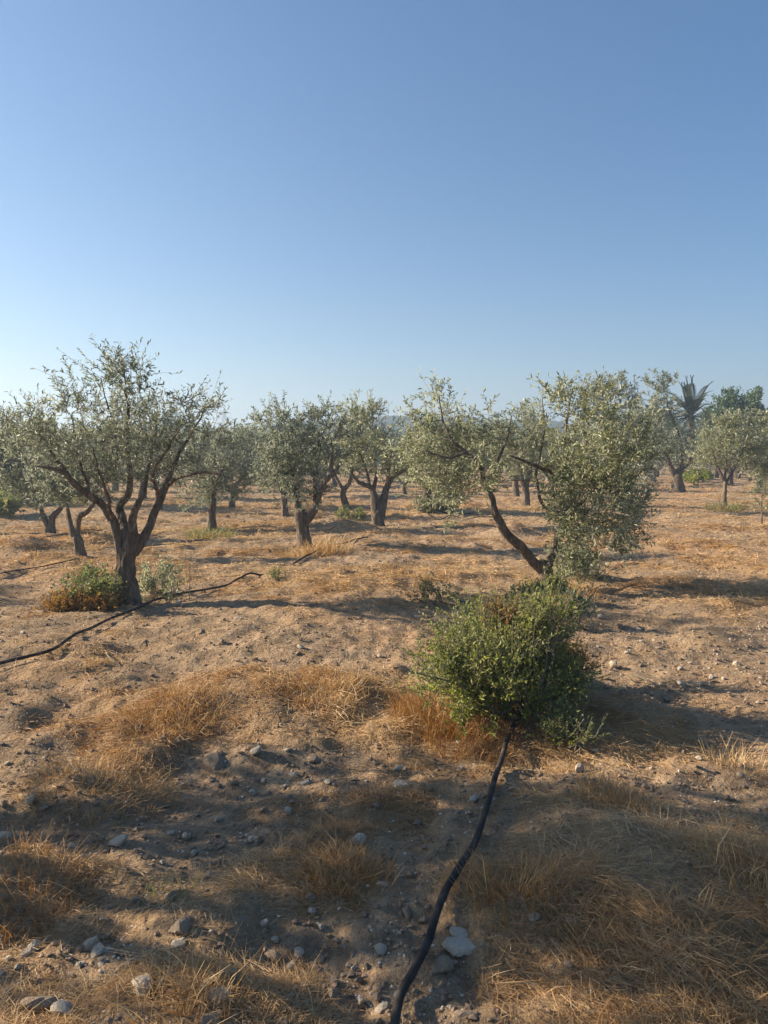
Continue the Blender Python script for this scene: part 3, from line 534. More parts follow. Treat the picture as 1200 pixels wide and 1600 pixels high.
def palm(px, py, Yd, label):
    x = (px - 600) / F * Yd; b = np.array((x, Yd, Hs(x, Yd))); c = P(px, py, Yd); root = empty('palm_tree', b); tag(root, label, 'palm tree')
    mt = MB(); s = smoothline([(*(b - (0, 0, .2)), .28), (*((b + c) / 2), .2), (*c, .2)], .15)
    tubes(mt, s[None, :, :3], s[None, :, 3], 16, True, .12, 4); link('trunk', mt.mesh('trunk', M_bark, b), root)
    rg = np.random.default_rng(4)
    for k in range(34):
        az = rg.uniform(0, 6.283); e = R(-20 + 104 * ((k * .618) % 1)); L = rg.uniform(2.8, 3.4); d = np.array((math.cos(az) * math.cos(e), math.sin(az) * math.cos(e), math.sin(e)))
        t = np.linspace(0, 1, 26)[:, None]; pts = c + d * L * t + np.array((0, 0, -1)) * (t ** 2.2) * L * .60 * (math.cos(e) + .15) + d * [1, 1, 0] * .3 * t ** 2
        m = MB(); tubes(m, pts[None], np.linspace(.035, .008, 26)[None], 4, False)
        tg = nrm(np.gradient(pts, axis=0)); sd_ = nrm(np.cross(tg, (0, 0, 1.0))); un = np.cross(sd_, tg)
        for sgn in (-1, 1):
            for j in np.arange(3, 26, .6):
                i = int(j); fr = j - i; i2 = min(i + 1, 25); pb = pts[i] * (1 - fr) + pts[i2] * fr; q = j / 25
                ll = .42 * math.sin(min(1, q * 1.15 + .12) * math.pi) ** .6 + .12 if q < .95 else .25
                dd = tg[i] * (.75 + q * .6) + sgn * sd_[i] * .65 + un[i] * .15
                leaves(m, pb[None], dd[None], un[i][None], np.array([ll]), np.array([.034]), False, np.array([rg.random()]))
        link('frond', m.mesh('frond', M_palm, b), root)
palm(1080, 652, 44, 'date palm with stiff arching fronds showing above the olives on the right')

# far wood as one mass behind the grove
def wood():
    m = MB(); rg = np.random.default_rng(90); nC = 520
    for k in range(nC):
        Yd = rg.uniform(98, 190); x = rg.uniform(-.62, .62) * Yd; r = rg.uniform(1.6, 3.4); hh = rg.uniform(4.2, 6.8) * (1.25 if x / Yd > .3 else 1)
        n = 260; v = rg.normal(size=(n, 3)); v = nrm(v) * rg.random((n, 1)) ** .35
        p = np.array((x, Yd, hh * .5)) + v * np.array((r, r, hh * .5)); p[:, 2] += .3 * rg.normal(size=n)
        leaves(m, p, rg.normal(size=(n, 3)), rg.normal(size=(n, 3)), rg.uniform(.5, 1.0, n), rg.uniform(.25, .5, n), False, np.clip(rg.normal(rg.uniform(.2, .8), .2, n), 0, 1))
    o = link('wood', m.mesh('wood', M_weed2, smooth=False)); tag(o, 'hazy mass of green trees and scrub behind the last rows of the grove', 'wood', kind='stuff')
M_weed2 = mat_leaf('scrub_leaf', [(.045, .075, .03), (.07, .10, .04), (.10, .13, .055)], (.12, .15, .08), .25, .6)
wood()

# lattice pylon on the skyline
def pylon(px, ytop, Yd):
    x = (px - 600) / F * Yd; top = P(px, ytop, Yd)[2]; root = empty('electricity_pylon', (x, Yd, 0)); tag(root, 'faint lattice electricity pylon on the skyline right of the large left tree', 'pylon')
    m = MB(); hw = lambda t: 3.2 * (1 - t) ** 1.3 + .55
    seg = []
    lv = np.linspace(0, 1, 10)
    for a, b_ in zip(lv[:-1], lv[1:]):
        for s1, s2 in ((1, 1), (1, -1), (-1, 1), (-1, -1)): seg.append(((s1 * hw(a), s2 * hw(a), a * top), (s1 * hw(b_), s2 * hw(b_), b_ * top)))
        for s2 in (1, -1):
            seg.append(((-hw(a), s2 * hw(a), a * top), (hw(b_), s2 * hw(b_), b_ * top))); seg.append(((hw(a), s2 * hw(a), a * top), (-hw(b_), s2 * hw(b_), b_ * top)))
            seg.append(((s2 * hw(a), -hw(a), a * top), (s2 * hw(b_), hw(b_), b_ * top))); seg.append(((-hw(b_), s2 * hw(b_), b_ * top), (hw(b_), s2 * hw(b_), b_ * top)))
    sg = np.array(seg); tubes(m, sg, np.full(sg.shape[:2], .13), 4, False); link('tower', m.mesh('tower', M_steel), root)
    for zt, wl in ((.70, 6.2), (.82, 5.0), (.93, 3.8)):
        m = MB(); z = zt * top
        sg = np.array([((-wl, 0, z), (0, .5, z + 1.4)), ((wl, 0, z), (0, .5, z + 1.4)), ((-wl, 0, z), (0, -.5, z)), ((wl, 0, z), (0, -.5, z)), ((-wl, 0, z), (-wl, 0, z - 1.5)), ((wl, 0, z), (wl, 0, z - 1.5))], float)
        tubes(m, sg, np.full(sg.shape[:2], .13), 4, False); link('crossarm', m.mesh('crossarm', M_steel), root)
pylon(352, 640, 440)

# ochre hut catching the sun at the foot of the hill
def box(mb, c, s, bev=0):
    c = np.array(c); s = np.array(s) / 2; v = np.array([(a, b, d) for a in (-1, 1) for b in (-1, 1) for d in (-1, 1)]) * s + c
    mb.add(v, [(0, 1, 3, 2), (4, 6, 7, 5), (0, 4, 5, 1), (2, 3, 7, 6), (0, 2, 6, 4), (1, 5, 7, 3)])
def hut():
    Yd = 205; c = P(608, 676, Yd); x = c[0]; zt = P(608, 666, Yd)[2]; zb = P(603, 688, Yd)[2]; root = empty('hut', (x, Yd, 0)); tag(root, 'small ochre rendered tower house glowing in the sun at the foot of the far hill', 'house')
    m = MB(); box(m, (0, 0, zt / 2), (2.1, 2.1, zt)); link('wall', m.mesh('wall', M_terra, smooth=False), root)
    m = MB(); v = np.array([(-1.25, -1.25, zt), (1.25, -1.25, zt), (1.25, 1.25, zt), (-1.25, 1.25, zt), (0, 0, zt + .5)]); m.add(v, [(0, 3, 2, 1)], [(0, 1, 4), (1, 2, 4), (2, 3, 4), (3, 0, 4)]); link('roof', m.mesh('roof', M_roof, smooth=False), root)
    m = MB(); box(m, (.35, -1.06, zt - 1.1), (.22, .06, 1.5)); link('window', m.mesh('window', M_door, smooth=False), root)
    m = MB(); box(m, (-.2, -1.06, 1.0), (.9, .06, 2.0)); link('door', m.mesh('door', M_door, smooth=False), root)
hut()

# ------------------------------------------------------------------ straw blades
def blades(mb, x, y, z, az, tilt, L, Wd, rnd, bend=.25, rg=rng):
    n = len(x); D = np.stack((np.cos(az) * np.cos(tilt), np.sin(az) * np.cos(tilt), np.sin(tilt)), 1)
    S = np.stack((-np.sin(az), np.cos(az), np.zeros(n)), 1); roll = rg.uniform(-.9, .9, n)[:, None]; U = np.cross(S, D); S = nrm(S * np.cos(roll) + U * np.sin(roll))
    B = np.stack((x, y, z), 1); L = L[:, None]; Wd = Wd[:, None]
    bd = rg.normal(0, bend, (n, 3)) * L; bd[:, 2] = -np.abs(bd[:, 2]) * .6
    m_ = B + D * L * .5 + bd * .22; e = B + D * L + bd
    V = np.stack((B - S * Wd * .5, B + S * Wd * .5, m_ + S * Wd * .45, m_ - S * Wd * .45, e + S * Wd * .15, e - S * Wd * .15), 1)
    i = np.arange(n)[:, None] * 6; Q = np.vstack((i + np.array([[0, 1, 2, 3]]), i + np.array([[3, 2, 4, 5]])))
    mb.add(V.reshape(-1, 3), Q, None, np.repeat(rnd, 6))
def straw_field(n, y0, y1, pw, name, label, wmin, wpx, lmin, lmax, seed):
    rg = np.random.default_rng(seed); N = int(n * 2.6)
    u = rg.random(N); e = 1 - pw; yy = (y0 ** e + u * (y1 ** e - y0 ** e)) ** (1 / e) if abs(e) > 1e-3 else y0 * (y1 / y0) ** u
    xx = rg.uniform(-1, 1, N) * (.56 * yy + .9)
    s = straw(xx, yy); clump = fbm(xx * 4.3, yy * 4.3, 2, 77)
    p = sst(.15, .95, s) * .9 + .10 + .22 * sst(5, 12, yy); p = p * (.12 + 1.1 * sst(-.25, .35, clump))
    k = rg.random(N) < p; xx, yy, s = xx[k][:n], yy[k][:n], s[k][:n]; n = len(xx)
    lay = rg.random(n) ** 1.6 * (.003 + .038 * sst(.3, .9, s)); z = H(xx, yy) + lay
    # lodged stems share a lean direction inside a clump
    az = vn(xx * 1.3, yy * 1.3, 91) * 5 + rg.normal(0, .9, n); up = rg.random(n) < .02 + .03 * s
    tilt = np.where(up, rg.uniform(.3, 1.2, n), rg.normal(.03, .12, n)); L = rg.uniform(lmin, lmax, n) * np.where(rg.random(n) < .55, .5, 1) * (.7 + .6 * s)
    Wd = np.maximum(wmin, wpx * yy / 742) * rg.uniform(.6, 1.3, n)
    rnd = np.clip(.48 + .42 * fbm(xx * .9, yy * .9, 3, 99) * 1.3 + rg.normal(0, .2, n) + .1 * up - .05 + .14 * sst(5, 14, yy), 0, 1)
    m = MB(); blades(m, xx, yy, z, az, tilt, L, Wd, rnd, rg=rg)
    o = link(name, m.mesh(name, M_straw, smooth=False)); tag(o, label, 'dry grass', kind='stuff'); print(name, n)
straw_field(300000, 1.6, 13, 1.05, 'dry_grass', 'golden dry grass lying in matted patches over the foreground soil', .0016, .5, .025, .12, 201)
straw_field(300000, 12, 60, 1.25, 'dry_grass', 'dry yellow stubble covering the ground between the olive rows', .007, .45, .06, .2, 202)

def tuft(px, py, rad, ht, n, label, cat='grass tuft', name='dry_grass_tuft', mat=None, seed=1, hue=(.5, .2), wd=.003, group=None, tm=(.8, 1.45), flat=1.0):
    x, y = G(px, py); z = Hs(x, y); rg = np.random.default_rng(seed); wd = max(wd, .55 * y / 742)
    r = rad * rg.random(n) ** .6; a = rg.uniform(0, 6.28, n); xx = x + r * np.cos(a); yy = y + r * np.sin(a) * flat
    m = MB(); lean = a + rg.normal(0, .7, n)
    blades(m, xx, yy, H(xx, yy) - .01, lean, rg.uniform(tm[0], tm[1], n), ht * rg.uniform(.4, 1.1, n), wd * rg.uniform(.6, 1.3, n), np.clip(rg.normal(hue[0], hue[1], n), 0, 1), .3, rg)
    o = link(name, m.mesh(name, mat or M_straw, (x, y, z), smooth=False)); o.location = (x, y, z); tag(o, label, cat, group)
    return o
GT = 'tufts of dry grass'
tuft(690, 1125, .30, .20, 1500, 'rusty orange dry grass skirt at the lower left foot of the green bush', seed=1, hue=(.22, .15), group=GT)
tuft(740, 1150, .26, .14, 1200, 'low orange dry grass in front of the green bush', seed=2, hue=(.25, .15), group=GT)
tuft(478, 868, .5, .22, 420, 'yellow grass tuft around the foot of the stout forked tree', seed=3, hue=(.6, .15), group=GT)
tuft(510, 860, .40, .34, 300, 'thin upright grass right of the stout forked trunk', seed=4, hue=(.6, .2), group=GT)
tuft(331, 838, .5, .28, 400, 'greenish grass tuft at the foot of the straight trunked tree', seed=5, mat=M_weed, tm=(.5, 1.4), hue=(.9, .2), group=GT)
tuft(1133, 796, .5, .35, 260, 'yellow green tuft at the foot of the slender pale tree', seed=6, mat=M_weed, tm=(.5, 1.4), hue=(.95, .15), group=GT)
tuft(290, 1575, .14, .15, 200, 'pale upright grass tuft right of the pointed white rock', seed=7, hue=(.55, .2), group=GT)
tuft(545, 1365, .16, .11, 700, 'matted orange grass tuft beside the dark hollow in the foreground', seed=8, hue=(.35, .15), group=GT)
tuft(275, 1390, .10, .08, 70, 'small green tinged grass tuft among foreground stones', seed=9, hue=(.6, .15), mat=M_weed, group=GT)
tuft(805, 1400, .16, .15, 420, 'upright brown grass tuft right of the near hose', seed=10, hue=(.3, .15), group=GT)
tuft(960, 1250, .18, .13, 380, 'upright grass tuft in the shade below the small green plant', seed=11, hue=(.35, .2), group=GT)
tuft(1180, 1370, .2, .15, 500, 'tall golden grass tuft at the right edge of the foreground', seed=12, hue=(.55, .2), group=GT)
tuft(1150, 1195, .15, .16, 160, 'sparse pale grass stalks near the right edge', seed=13, hue=(.7, .15), group=GT)
tuft(40, 1390, .22, .12, 500, 'dark brown grass tuft at the left edge of the foreground', seed=14, hue=(.25, .15), group=GT)
tuft(870, 930, .45, .3, 500, 'golden grass tuft behind the bush under the leaning tree', seed=15, hue=(.55, .2), group=GT)
tuft(30, 790, 2.2, .7, 1600, 'tall yellow green grass patch near the left edge behind the grove', seed=16, mat=M_weed, hue=(.85, .2), group=GT, flat=.5)
tuft(510, 1075, .3, .12, 900, 'golden matted tuft on a hummock left of the bush', seed=17, hue=(.5, .2), group=GT)
tuft(270, 1110, .32, .13, 900, 'golden matted tuft on a hummock below the left hose', seed=18, hue=(.5, .2), group=GT)
tuft(150, 1225, .34, .12, 1500, 'broad golden straw tuft above the pale flat rock', seed=19, hue=(.5, .2), group=GT, tm=(.2, 1.2))
tuft(960, 1500, .34, .10, 2000, 'broad pile of golden straw right of the near hose', seed=20, hue=(.6, .22), group=GT, tm=(-.1, .8), flat=.7)
tuft(1100, 1530, .3, .13, 1800, 'rusty straw pile in the lower right corner', seed=21, hue=(.3, .2), group=GT, tm=(0, .9))

# ------------------------------------------------------------------ bush and weeds
def bush(px, py, blobs, label, seed, natt, ntw, nlf, leaf, mat, stems=9, name='bush', cat='bush', group=None, twl=(.06, .18), up=.5, sr=.008, dyr=.35, droop=0):
    x, y = G(px, py); b = np.array((x, y, Hs(x, y))); rg = np.random.default_rng(seed)
    BB = px_blobs(y, blobs, rg, dyr); LL = []
    for k in range(stems):
        c = BB[k % len(BB)][0] + rg.normal(0, .05, 3); p0 = b + np.array((rg.normal(0, .07), rg.normal(0, .07), -.03))
        m_ = (p0 + c) / 2 + np.array((0, 0, .05)) + rg.normal(0, .04, 3)
        LL.append(np.array([(*p0, sr), (*m_, sr * .7), (*c, sr * .3)]))
    hi = y < 14
    return tree(name, label, cat, b, LL, BB, natt, ntw, nlf, leaf[0], leaf[1], mat=mat, hi=hi, seed=seed, group=group, twl=twl, bark=.05, sides=7, up=up, crown='leaves', trunk='stems', twn='twigs', tmat=M_twig, droop=droop)
bush(805, 1118, [(738, 1015, 42, 38, 1.1), (705, 1062, 36, 42, 1.1), (790, 995, 52, 38, 1.1), (848, 992, 44, 38, 1.0), (770, 1055, 66, 48, 1.6), (842, 1050, 48, 46, 1.3), (738, 1096, 50, 30, 1.1), (862, 955, 28, 18, .5), (790, 1108, 55, 22, 1.3), (845, 1110, 34, 18, 1.0), (750, 1116, 52, 24, 1.3, -.12), (820, 1085, 62, 34, 1.6), (872, 1075, 42, 36, 1.3), (690, 1010, 20, 22, .3), (665, 1075, 18, 30, .5)],
     'big dense green bush on the right where the near hose ends', 101, 640, 4, 11, (.027, .011), M_bushleaf, 24, group='green bushes', sr=.009, twl=(.07, .28), up=.75)
bush(800, 1085, [(785, 965, 34, 20, 1), (790, 1000, 36, 28, 1.1), (850, 960, 30, 22, 1), (760, 1040, 26, 24, .5)], 'dry brown twigs with seed heads poking out of the big green bush', 102, 120, 5, 10, (.014, .009), M_dryweed, 8, name='dry_weed', cat='dry weed', sr=.005, dyr=.5)
bush(880, 1070, [(870, 1030, 30, 35, 1), (895, 1040, 22, 25, .9), (890, 1075, 28, 22, .8)], 'brown withered weed on the right flank of the big green bush', 103, 120, 4, 9, (.02, .010), M_dryweed, 7, name='dry_weed', cat='dry weed', sr=.005, dyr=.2)
bush(905, 985, [(905, 955, 18, 12, 1), (890, 965, 20, 14, .8)], 'leafy olive sucker with pale broad leaves right of the big green bush', 104, 30, 3, 8, (.06, .022), M_olive, 5, name='olive_sucker', cat='sucker', sr=.006, dyr=.1)
bush(888, 1168, [(870, 1150, 24, 16, 1), (900, 1140, 28, 18, 1), (920, 1155, 16, 12, .7), (885, 1165, 22, 12, .8)], 'small low green plant in the shade below the big bush', 105, 55, 3, 9, (.020, .007), M_bushleaf, 9, name='weed', cat='weed', group='green weeds', sr=.004, dyr=.12)
bush(160, 950, [(150, 915, 32, 22, 1.1), (130, 925, 28, 20, .9), (175, 920, 18, 28, .9), (110, 940, 22, 14, .5), (138, 893, 10, 12, .3)], 'green weeds at the left foot of the large old tree', 106, 75, 3, 8, (.042, .020), M_weed, 12, name='weed', cat='weed', group='green weeds', sr=.006, dyr=.25)
bush(130, 955, [(120, 945, 45, 14, 1), (160, 950, 30, 10, .7)], 'rusty withered weeds in front of the green weeds left of the large old tree', 107, 150, 4, 9, (.03, .014), M_dryweed, 10, name='dry_weed', cat='dry weed', sr=.004, dyr=.25)
bush(250, 935, [(240, 910, 24, 22, 1), (262, 900, 18, 20, .9), (270, 920, 16, 14, .7), (225, 920, 14, 18, .6)], 'grey green suckers at the right foot of the large old tree', 108, 65, 3, 8, (.045, .014), M_olive, 10, name='olive_sucker', cat='sucker', sr=.005, dyr=.2)
bush(840, 945, [(840, 932, 26, 10, 1), (810, 938, 14, 8, .5), (870, 920, 16, 16, .6)], 'leafy suckers at the foot of the leaning silvery tree', 109, 80, 3, 8, (.055, .019), M_weed, 9, name='olive_sucker', cat='sucker', sr=.005, dyr=.2)
bush(910, 905, [(890, 900, 12, 16, .6), (915, 895, 20, 14, .7), (900, 880, 25, 20, .9)], 'thin olive sucker right of the leaning tree trunk', 110, 90, 3, 9, (.055, .018), M_olive, 6, name='olive_sucker', cat='sucker', sr=.005, dyr=.2)
bush(690, 945, [(665, 925, 14, 10, .8), (690, 935, 18, 10, .8), (650, 940, 16, 10, .5)], 'cut leafy olive branch lying on the ground left of the leaning tree', 111, 22, 2, 7, (.05, .016), M_weed, 4, name='cut_branch', cat='branch', sr=.012, dyr=.1)
bush(672, 802, [(665, 790, 16, 12, 1), (690, 792, 22, 14, 1), (700, 775, 22, 16, 1)], 'leafy suckers round the stump-like olive base', 112, 120, 4, 8, (.10, .036), M_olive, 8, name='olive_sucker', cat='sucker', sr=.01, dyr=.3)
bush(540, 812, [(536, 806, 9, 8, 1), (560, 808, 9, 9, 1)], 'small yellow green weed left of the twin trunked tree', 113, 50, 3, 7, (.07, .03), M_weed, 5, name='weed', cat='weed', group='green weeds', sr=.006, dyr=.2)
bush(1086, 758, [(1085, 742, 16, 10, 1), (1075, 748, 12, 8, 1), (1100, 746, 12, 8, .8)], 'bright green low shrub between the tall olive and the slender one', 114, 110, 4, 8, (.14, .07), M_bushleaf, 7, name='shrub', cat='shrub', sr=.02, dyr=.6)
for k, (bx, by, lab) in enumerate([(18, 770, 'green shrub at the left edge behind the olives'), (48, 772, 'green shrub beside the left edge shrub'), (0, 790, 'yellowish shrub low at the left edge')]):
    bush(bx, by + 18, [(bx - 8, by, 20, 16, 1), (bx + 12, by + 3, 18, 14, 1)], lab, 115 + k, 120, 4, 8, (.12, .06), M_weed, 7, name='shrub', cat='shrub', sr=.02, dyr=.5)
bush(428, 905, [(430, 900, 5, 5, 1)], 'tiny green weed by the left hose', 120, 16, 3, 6, (.03, .012), M_weed, 3, name='weed', cat='weed', group='green weeds', sr=.003, dyr=.03)

# dry stalks and sticks
def stick(name, pts, r, label, cat='stick', mat=None):
    pts = np.array(pts); b = pts[0].copy(); m = MB(); s = smoothline(pts, .03, .004); n = len(s); tubes(m, s[None], np.linspace(r, r * .5, n)[None], 7, True, .05)
    o = link(name, m.mesh(name, mat or M_twig, b)); o.location = b; tag(o, label, cat); return o
def gp(px, py, dz=0.0):
    x, y = G(px, py); return np.array((x, y, Hs(x, y) + dz))
x, y = G(296, 938); stick('dry_stalk', [gp(296, 938, -.02), P(296, 905, y), P(297, 878, y)], .006, 'thin upright dry stalk right of the large old tree', 'stalk')
stick('stick', [gp(735, 950, .02), gp(705, 938, .05), gp(688, 925, .10)], .012, 'pale cut stick on the ground left of the leaning tree')
stick('stick', [gp(862, 1035, .02), P(872, 1018, G(862, 1035)[1] + .1), P(888, 1000, G(862, 1035)[1] + .2)], .010, 'bare leaning stick right of the big green bush')
stick('stick', [gp(990, 1058, .015), gp(1013, 1068, .02), gp(1025, 1075, .01)], .008, 'short stick on bare soil right of the bush')
stick('stick', [gp(1045, 1062, .01), gp(1085, 1078, .02), gp(1100, 1083, .01)], .008, 'thin stick beside the pinkish stone right of the bush')
stick('stick', [gp(228, 1002, .012), gp(222, 1010, .02), gp(218, 1015, .01)], .007, 'small pale twig below the left hose', 'twig')
stick('stick', [gp(165, 1022, .01), gp(174, 1035, .02), gp(180, 1040, .01)], .006, 'short pale twig left of the other twig', 'twig')

# ------------------------------------------------------------------ hoses
def hose(pts, r, label, lift=None):
    pts = np.array(pts, float); p = smoothline(pts, .025)
    x = p[:, 0].copy(); y = p[:, 1].copy(); x += .015 * vn(y * 1.6, x * 0 + 2.2, 5)
    z = H(x, y) + near_add(x, y); kk = 31; ker = np.hanning(kk); ker /= ker.sum(); z = np.array([z[max(0, i - 7):i + 8].max() for i in range(len(z))])
    zp = np.pad(z, kk // 2, mode='edge'); zs = np.convolve(zp, ker, 'valid'); z = zs + r * .9 + .008 + .014 * sst(.3, .8, straw(x, y))
    if p.shape[1] > 2: z = z + p[:, 2]
    q = np.stack((x, y, z), 1); b = q[0].copy(); m = MB(); tubes(m, q[None], np.full((1, len(q)), r), 14, True)
    o = link('irrigation_hose', m.mesh('irrigation_hose', M_hose, b)); o.location = b; tag(o, label, 'hose', 'irrigation hoses'); return o
def near_add(x, y): return np.exp(-np.hypot(x, y) / 14) * .030 * fbm(x * 11, y * 11, 3, 51)
def hp(l): return [(*G(q[0], q[1]), q[2] if len(q) > 2 else 0.0) for q in l]
hose([(-.02, 1.45, .03)] + hp([(613, 1605), (640, 1540), (662, 1490), (682, 1440), (712, 1375), (742, 1320), (762, 1265), (776, 1215), (792, 1165), (812, 1130), (826, 1114), (832, 1108)]), .0135, 'thick black irrigation hose running from the bottom edge to the green bush')
hose(hp([(-40, 1058), (0, 1049), (50, 1034), (90, 1016), (140, 990), (185, 966), (225, 950), (265, 937), (300, 930), (345, 922), (372, 914), (392, 902), (410, 897, -.05), (430, 891, -.06), (450, 885, -.05), (462, 882), (492, 868), (515, 856), (545, 850), (575, 842)]), .013, 'black irrigation hose crossing the left past the large old tree')
hose(hp([(-20, 905), (20, 899), (60, 891), (110, 880), (135, 874, -.05), (160, 868, -.06), (205, 861, -.05), (230, 857), (290, 848), (335, 838), (380, 832), (430, 826)]), .008, 'dark irrigation hose in the next row behind the large old tree')
hose(hp([(-20, 852), (30, 847), (65, 841), (110, 836), (160, 832)]), .010, 'short length of dark hose behind the left trees')
hose(hp([(668, 806), (690, 811), (720, 806), (740, 802)]), .013, 'dark hose end beside the stump-like olive base')

# ------------------------------------------------------------------ stones
def rock_mesh(seed, mat, sub=3):
    import bmesh
    bm = bmesh.new(); bmesh.ops.create_icosphere(bm, subdivisions=sub, radius=1)
    rg = np.random.default_rng(seed); v = np.array([q.co[:] for q in bm.verts])
    r = np.ones(len(v))
    for k in range(9):                                # chip flat facets
        d = nrm(rg.normal(size=3)); c = rg.uniform(.36, .78); h_ = v @ d; r = np.minimum(r, np.where(h_ > 1e-3, c / np.maximum(h_, 1e-3), 9))
    v = v * r[:, None]; v *= 1 + .07 * vn(v[:, 0] * 3 + seed, v[:, 1] * 3 + v[:, 2] * 2.3, seed)[:, None] + .03 * vn(v[:, 0] * 9 + seed, v[:, 1] * 9 + v[:, 2] * 7, seed)[:, None]
    for q, c in zip(bm.verts, v): q.co = c
    me = bpy.data.meshes.new('stone'); bm.to_mesh(me); bm.free(); me.materials.append(mat)
    for p_ in me.polygons: p_.use_smooth = False
    return me
RM = [rock_mesh(i, M_stone) for i in range(6)] + [rock_mesh(i + 20, M_stoned) for i in range(5)]
RS = [rock_mesh(i + 40, M_stone, 2) for i in range(4)] + [rock_mesh(i + 60, M_stoned, 2) for i in range(5)]
def rock(px, py, wpx, hpx, label, v, rot=0.0, group=None, name='rock', tiltv=0.0, cat='rock', me=None):
    x, y = G(px, py + hpx * .2); s = math.hypot(y, CAMH) / F; rx = wpx * s / 2 * 1.15; rz = hpx * s / 2 * 1.05
    o = link(name, me or RM[v]); o.location = (x, y, Hs(x, y) + rz * .16); o.scale = (rx, (rx + rz) * .55, rz); o.rotation_euler = (rng.uniform(-.15, .15), tiltv, rot)
    tag(o, label, cat, group); return o
RK = [(180,1314,36,22,'pale flat wedge shaped rock, largest on the left of the foreground',0,-.5),(222,1537,36,42,'white pointed rock standing upright in the lower left foreground',1,-.3),
 (280,1447,32,30,'dark grey rock with pale top in the left foreground',7,0),(282,1474,24,20,'light grey rock just below the dark grey rock',2,0),(346,1551,32,26,'rounded pinkish rock at the foot of a dark rock near the bottom',3,0),
 (363,1529,28,26,'dark dusty rock touching the rounded pinkish rock',8,0),(149,1486,20,24,'pale upright stone left of the dark grey rock',4,.3),(156,1503,22,20,'dusty stone below the pale upright stone',9,0),
 (60,1567,44,26,'long dark rock near the lower left corner',6,.2),(96,1579,34,26,'pale low rock right of the long dark rock',5,0),(322,1594,40,24,'dusty flat rock on the bottom edge',10,0),
 (718,1459,44,30,'big cream rock right of the near hose, upper of two',0,.2),(726,1475,52,26,'big cream rock right of the near hose, lower of two',3,-.1),(686,1508,36,26,'dusty stone between the hose and the cream rocks',7,0),
 (400,1172,28,18,'pale tilted slab stone at the upper edge of the shade',1,-.6),(334,1188,36,22,'dark lump of stone left of the pale tilted slab',8,0),(478,1222,24,14,'thin pale flake of stone in the shade',2,-.4),
 (623,1224,30,11,'flat grey slab left of the hose bend',4,.1),(450,1268,14,18,'small upright pale stone in the dark soil',5,0),(507,1249,15,14,'small round grey stone right of the upright pale one',9,0),
 (651,1286,15,14,'small grey stone near the hose in the shade',7,0),(838,1431,20,12,'small pale stone in the brown grass right of the hose',2,0),(898,1436,22,14,'pinkish stone lying in the straw pile',3,0),
 (413,1440,20,12,'flat beige stone in the middle foreground',1,-.5),(383,1417,11,12,'small white pebble above the flat beige stone',0,0),(489,1423,13,13,'small white stone in the centre foreground',2,.5),
 (451,1509,15,20,'pointed grey stone in the lower centre',4,.2),(520,1549,16,20,'pointed brown stone right of the pointed grey one',10,.2),(290,1307,12,13,'small upright stone right of the pale flat wedge',5,0),
 (268,1301,14,12,'small beige stone beside the pale flat wedge',2,0),(82,1334,18,18,'white stone left of the pale flat wedge',0,0),(115,1321,15,10,'low pale stone between white stone and wedge rock',3,0),
 (958,1039,15,15,'round pale stone on bare soil right of the bush',5,0),(1066,1067,16,12,'angular pinkish stone on bare soil on the right',3,.3),(930,1173,13,12,'small pale stone right of the low green plant',1,0),
 (1076,1164,10,9,'tiny white stone in the shade on the right',2,0),(733,1587,38,20,'dusty flat stone on the bottom edge right of the hose',9,0),(1180,1049,9,9,'tiny white stone on bare soil at the right edge',0,0),
 (593,1026,9,9,'tiny white stone on the sunny soil in the middle',5,0),(606,1066,14,9,'small beige stone in straw left of the bush',1,0),(716,1158,10,14,'small white stone in front of the bush',0,0),
 (396,1310,13,12,'pair stone, left one, in dark soil of the left foreground',3,0),(348,1316,18,14,'dusty stone right of the small upright stone',8,0),(331,1365,22,12,'grey stone low in the left middle foreground',10,0),
 (1172,1440,16,10,'small stone by the right edge in straw',2,0),(560,1530,12,10,'small crumb of stone in the lower middle',9,0),(660,1436,16,12,'small dusty stone left of the cream rocks',7,0),(780,1240,12,9,'small dusty stone right of the hose bend',6,0)]
for (a, b, w_, h_, lab, v, t) in RK: rock(a, b, w_, h_, lab, v, rng.uniform(-.5, .5), tiltv=t, group='rocks in the foreground')
# scattered small stones
cnt = 0
zones = [('left foreground', lambda a, b: a < 420 and b > 1180), ('middle foreground', lambda a, b: 420 <= a < 800 and b > 1180), ('right foreground', lambda a, b: a >= 800 and b > 1180), ('sunny middle ground', lambda a, b: b <= 1180 and a < 900), ('bare soil right of the bush', lambda a, b: b <= 1180 and a >= 900)]
while cnt < 235:
    if cnt < 50: a = rng.uniform(900, 1210); b = rng.uniform(905, 1100)
    else: a = rng.uniform(-10, 1210); b = 900 + 700 * rng.random() ** .8
    x, y = G(a, b)
    if straw(np.array([x]), np.array([y]))[0] > rng.uniform(.1, .9): continue
    zn = next(z[0] for z in zones if z[1](a, b)); s = rng.uniform(.010, .024) * (1 + .5 * (rng.random() < .15)) * (1 + y * .035)
    o = link('small_stone', RS[rng.integers(0, 9)]); o.scale = (s * rng.uniform(.8, 1.5), s, s * rng.uniform(.5, .9)); o.rotation_euler = (rng.uniform(-.3, .3), rng.uniform(-.3, .3), rng.uniform(0, 6.28))
    o.location = (x, y, Hs(x, y) + s * .3); tag(o, 'small pale stone scattered on the %s' % zn, 'stone', 'small stones, ' + zn); cnt += 1
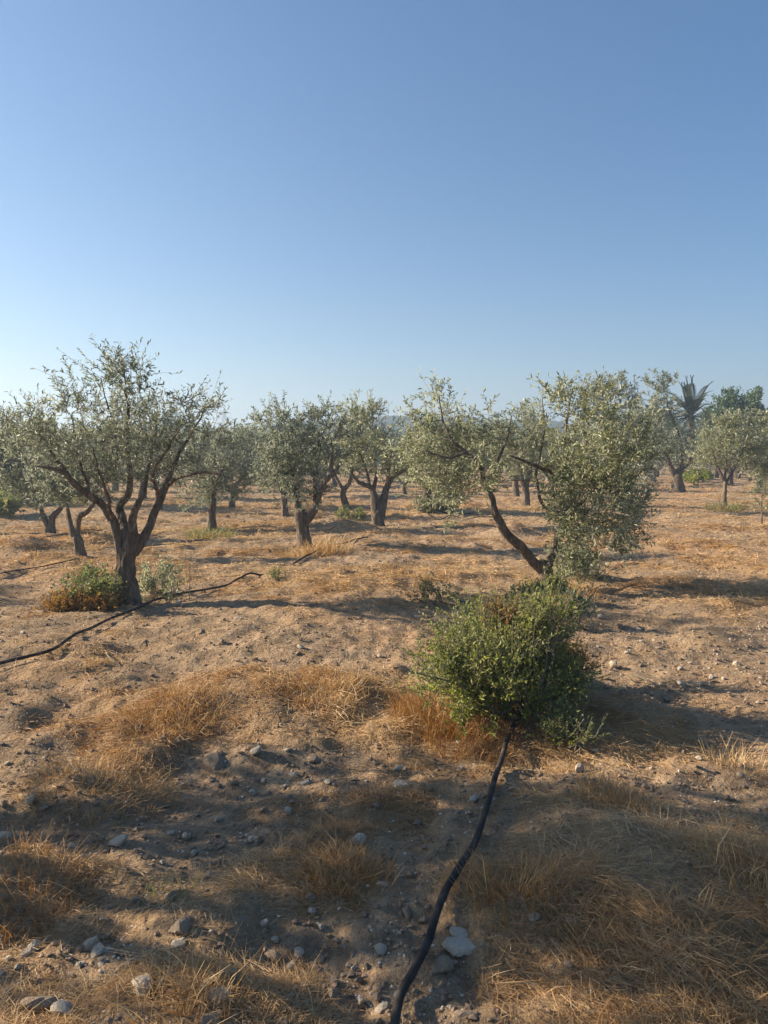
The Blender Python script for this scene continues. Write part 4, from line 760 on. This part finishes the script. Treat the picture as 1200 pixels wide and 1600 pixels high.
# gravel and clods, uncountable
def gravel():
    rg = np.random.default_rng(300); base = [(np.array([q.co[:] for q in me.vertices]), np.array([p_.vertices[:] for p_ in me.polygons])) for me in (rock_mesh(80 + i, M_stone, 1) for i in range(5))]
    for nm, N, s0, s1, mt, lab, sd_ in (('gravel', 9000, .003, .011, M_stone, 'fine pale gravel strewn over the soil', 1), ('clods', 17000, .006, .022, M_clod, 'crumbly brown clods of dry earth', 2)):
        yy = 1.6 * (26 / 1.6) ** rg.random(N); xx = rg.uniform(-1, 1, N) * (.56 * yy + .8); s = straw(xx, yy); k = rg.random(N) > s * .85; xx, yy = xx[k], yy[k]; n = len(xx)
        sz = rg.uniform(s0, s1, n) * rg.uniform(.5, 1, n) * (1 + yy * .06); zz = H(xx, yy) + near_add(xx, yy) + sz * .15; m = MB()
        for i in range(5):
            j = np.arange(i, n, 5); V, T = base[i]; a = rg.uniform(0, 6.28, len(j)); ca, sa = np.cos(a)[:, None], np.sin(a)[:, None]
            vx = V[None, :, 0] * ca - V[None, :, 1] * sa; vy = V[None, :, 0] * sa + V[None, :, 1] * ca; vz = np.repeat(V[None, :, 2], len(j), 0) * .7
            W = np.stack((vx, vy, vz), -1) * sz[j][:, None, None] + np.stack((xx[j], yy[j], zz[j]), 1)[:, None, :]
            m.add(W.reshape(-1, 3), None, (np.arange(len(j))[:, None, None] * len(V) + T[None]).reshape(-1, 3))
        o = link(nm, m.mesh(nm, mt, smooth=False)); tag(o, lab, nm, kind='stuff')
M_clod = mat_noise('earth_clod', [(.3, (.15, .105, .075)), (.5, (.24, .175, .125)), (.75, (.33, .25, .18))], 12, .98, .5, 50)
gravel()

# ------------------------------------------------------------------ the air
if HAZE_D > 0:
    m = MB(); box(m, (0, 350, 22.5), (2950, 2300, 50)); 
    mh = bpy.data.materials.new('air'); mh.use_nodes = True; n = mh.node_tree.nodes; n.clear(); o_ = n.new('ShaderNodeOutputMaterial'); v_ = n.new('ShaderNodeVolumePrincipled')
    v_.inputs['Color'].default_value = (.62, .80, 1.0, 1); v_.inputs['Density'].default_value = HAZE_D; v_.inputs['Anisotropy'].default_value = .3
    mh.node_tree.links.new(v_.outputs[0], o_.inputs['Volume'])
    hz = link('haze', m.mesh('haze', mh, smooth=False)); tag(hz, 'thin pale haze in the air over the grove and hills', 'haze', kind='stuff')
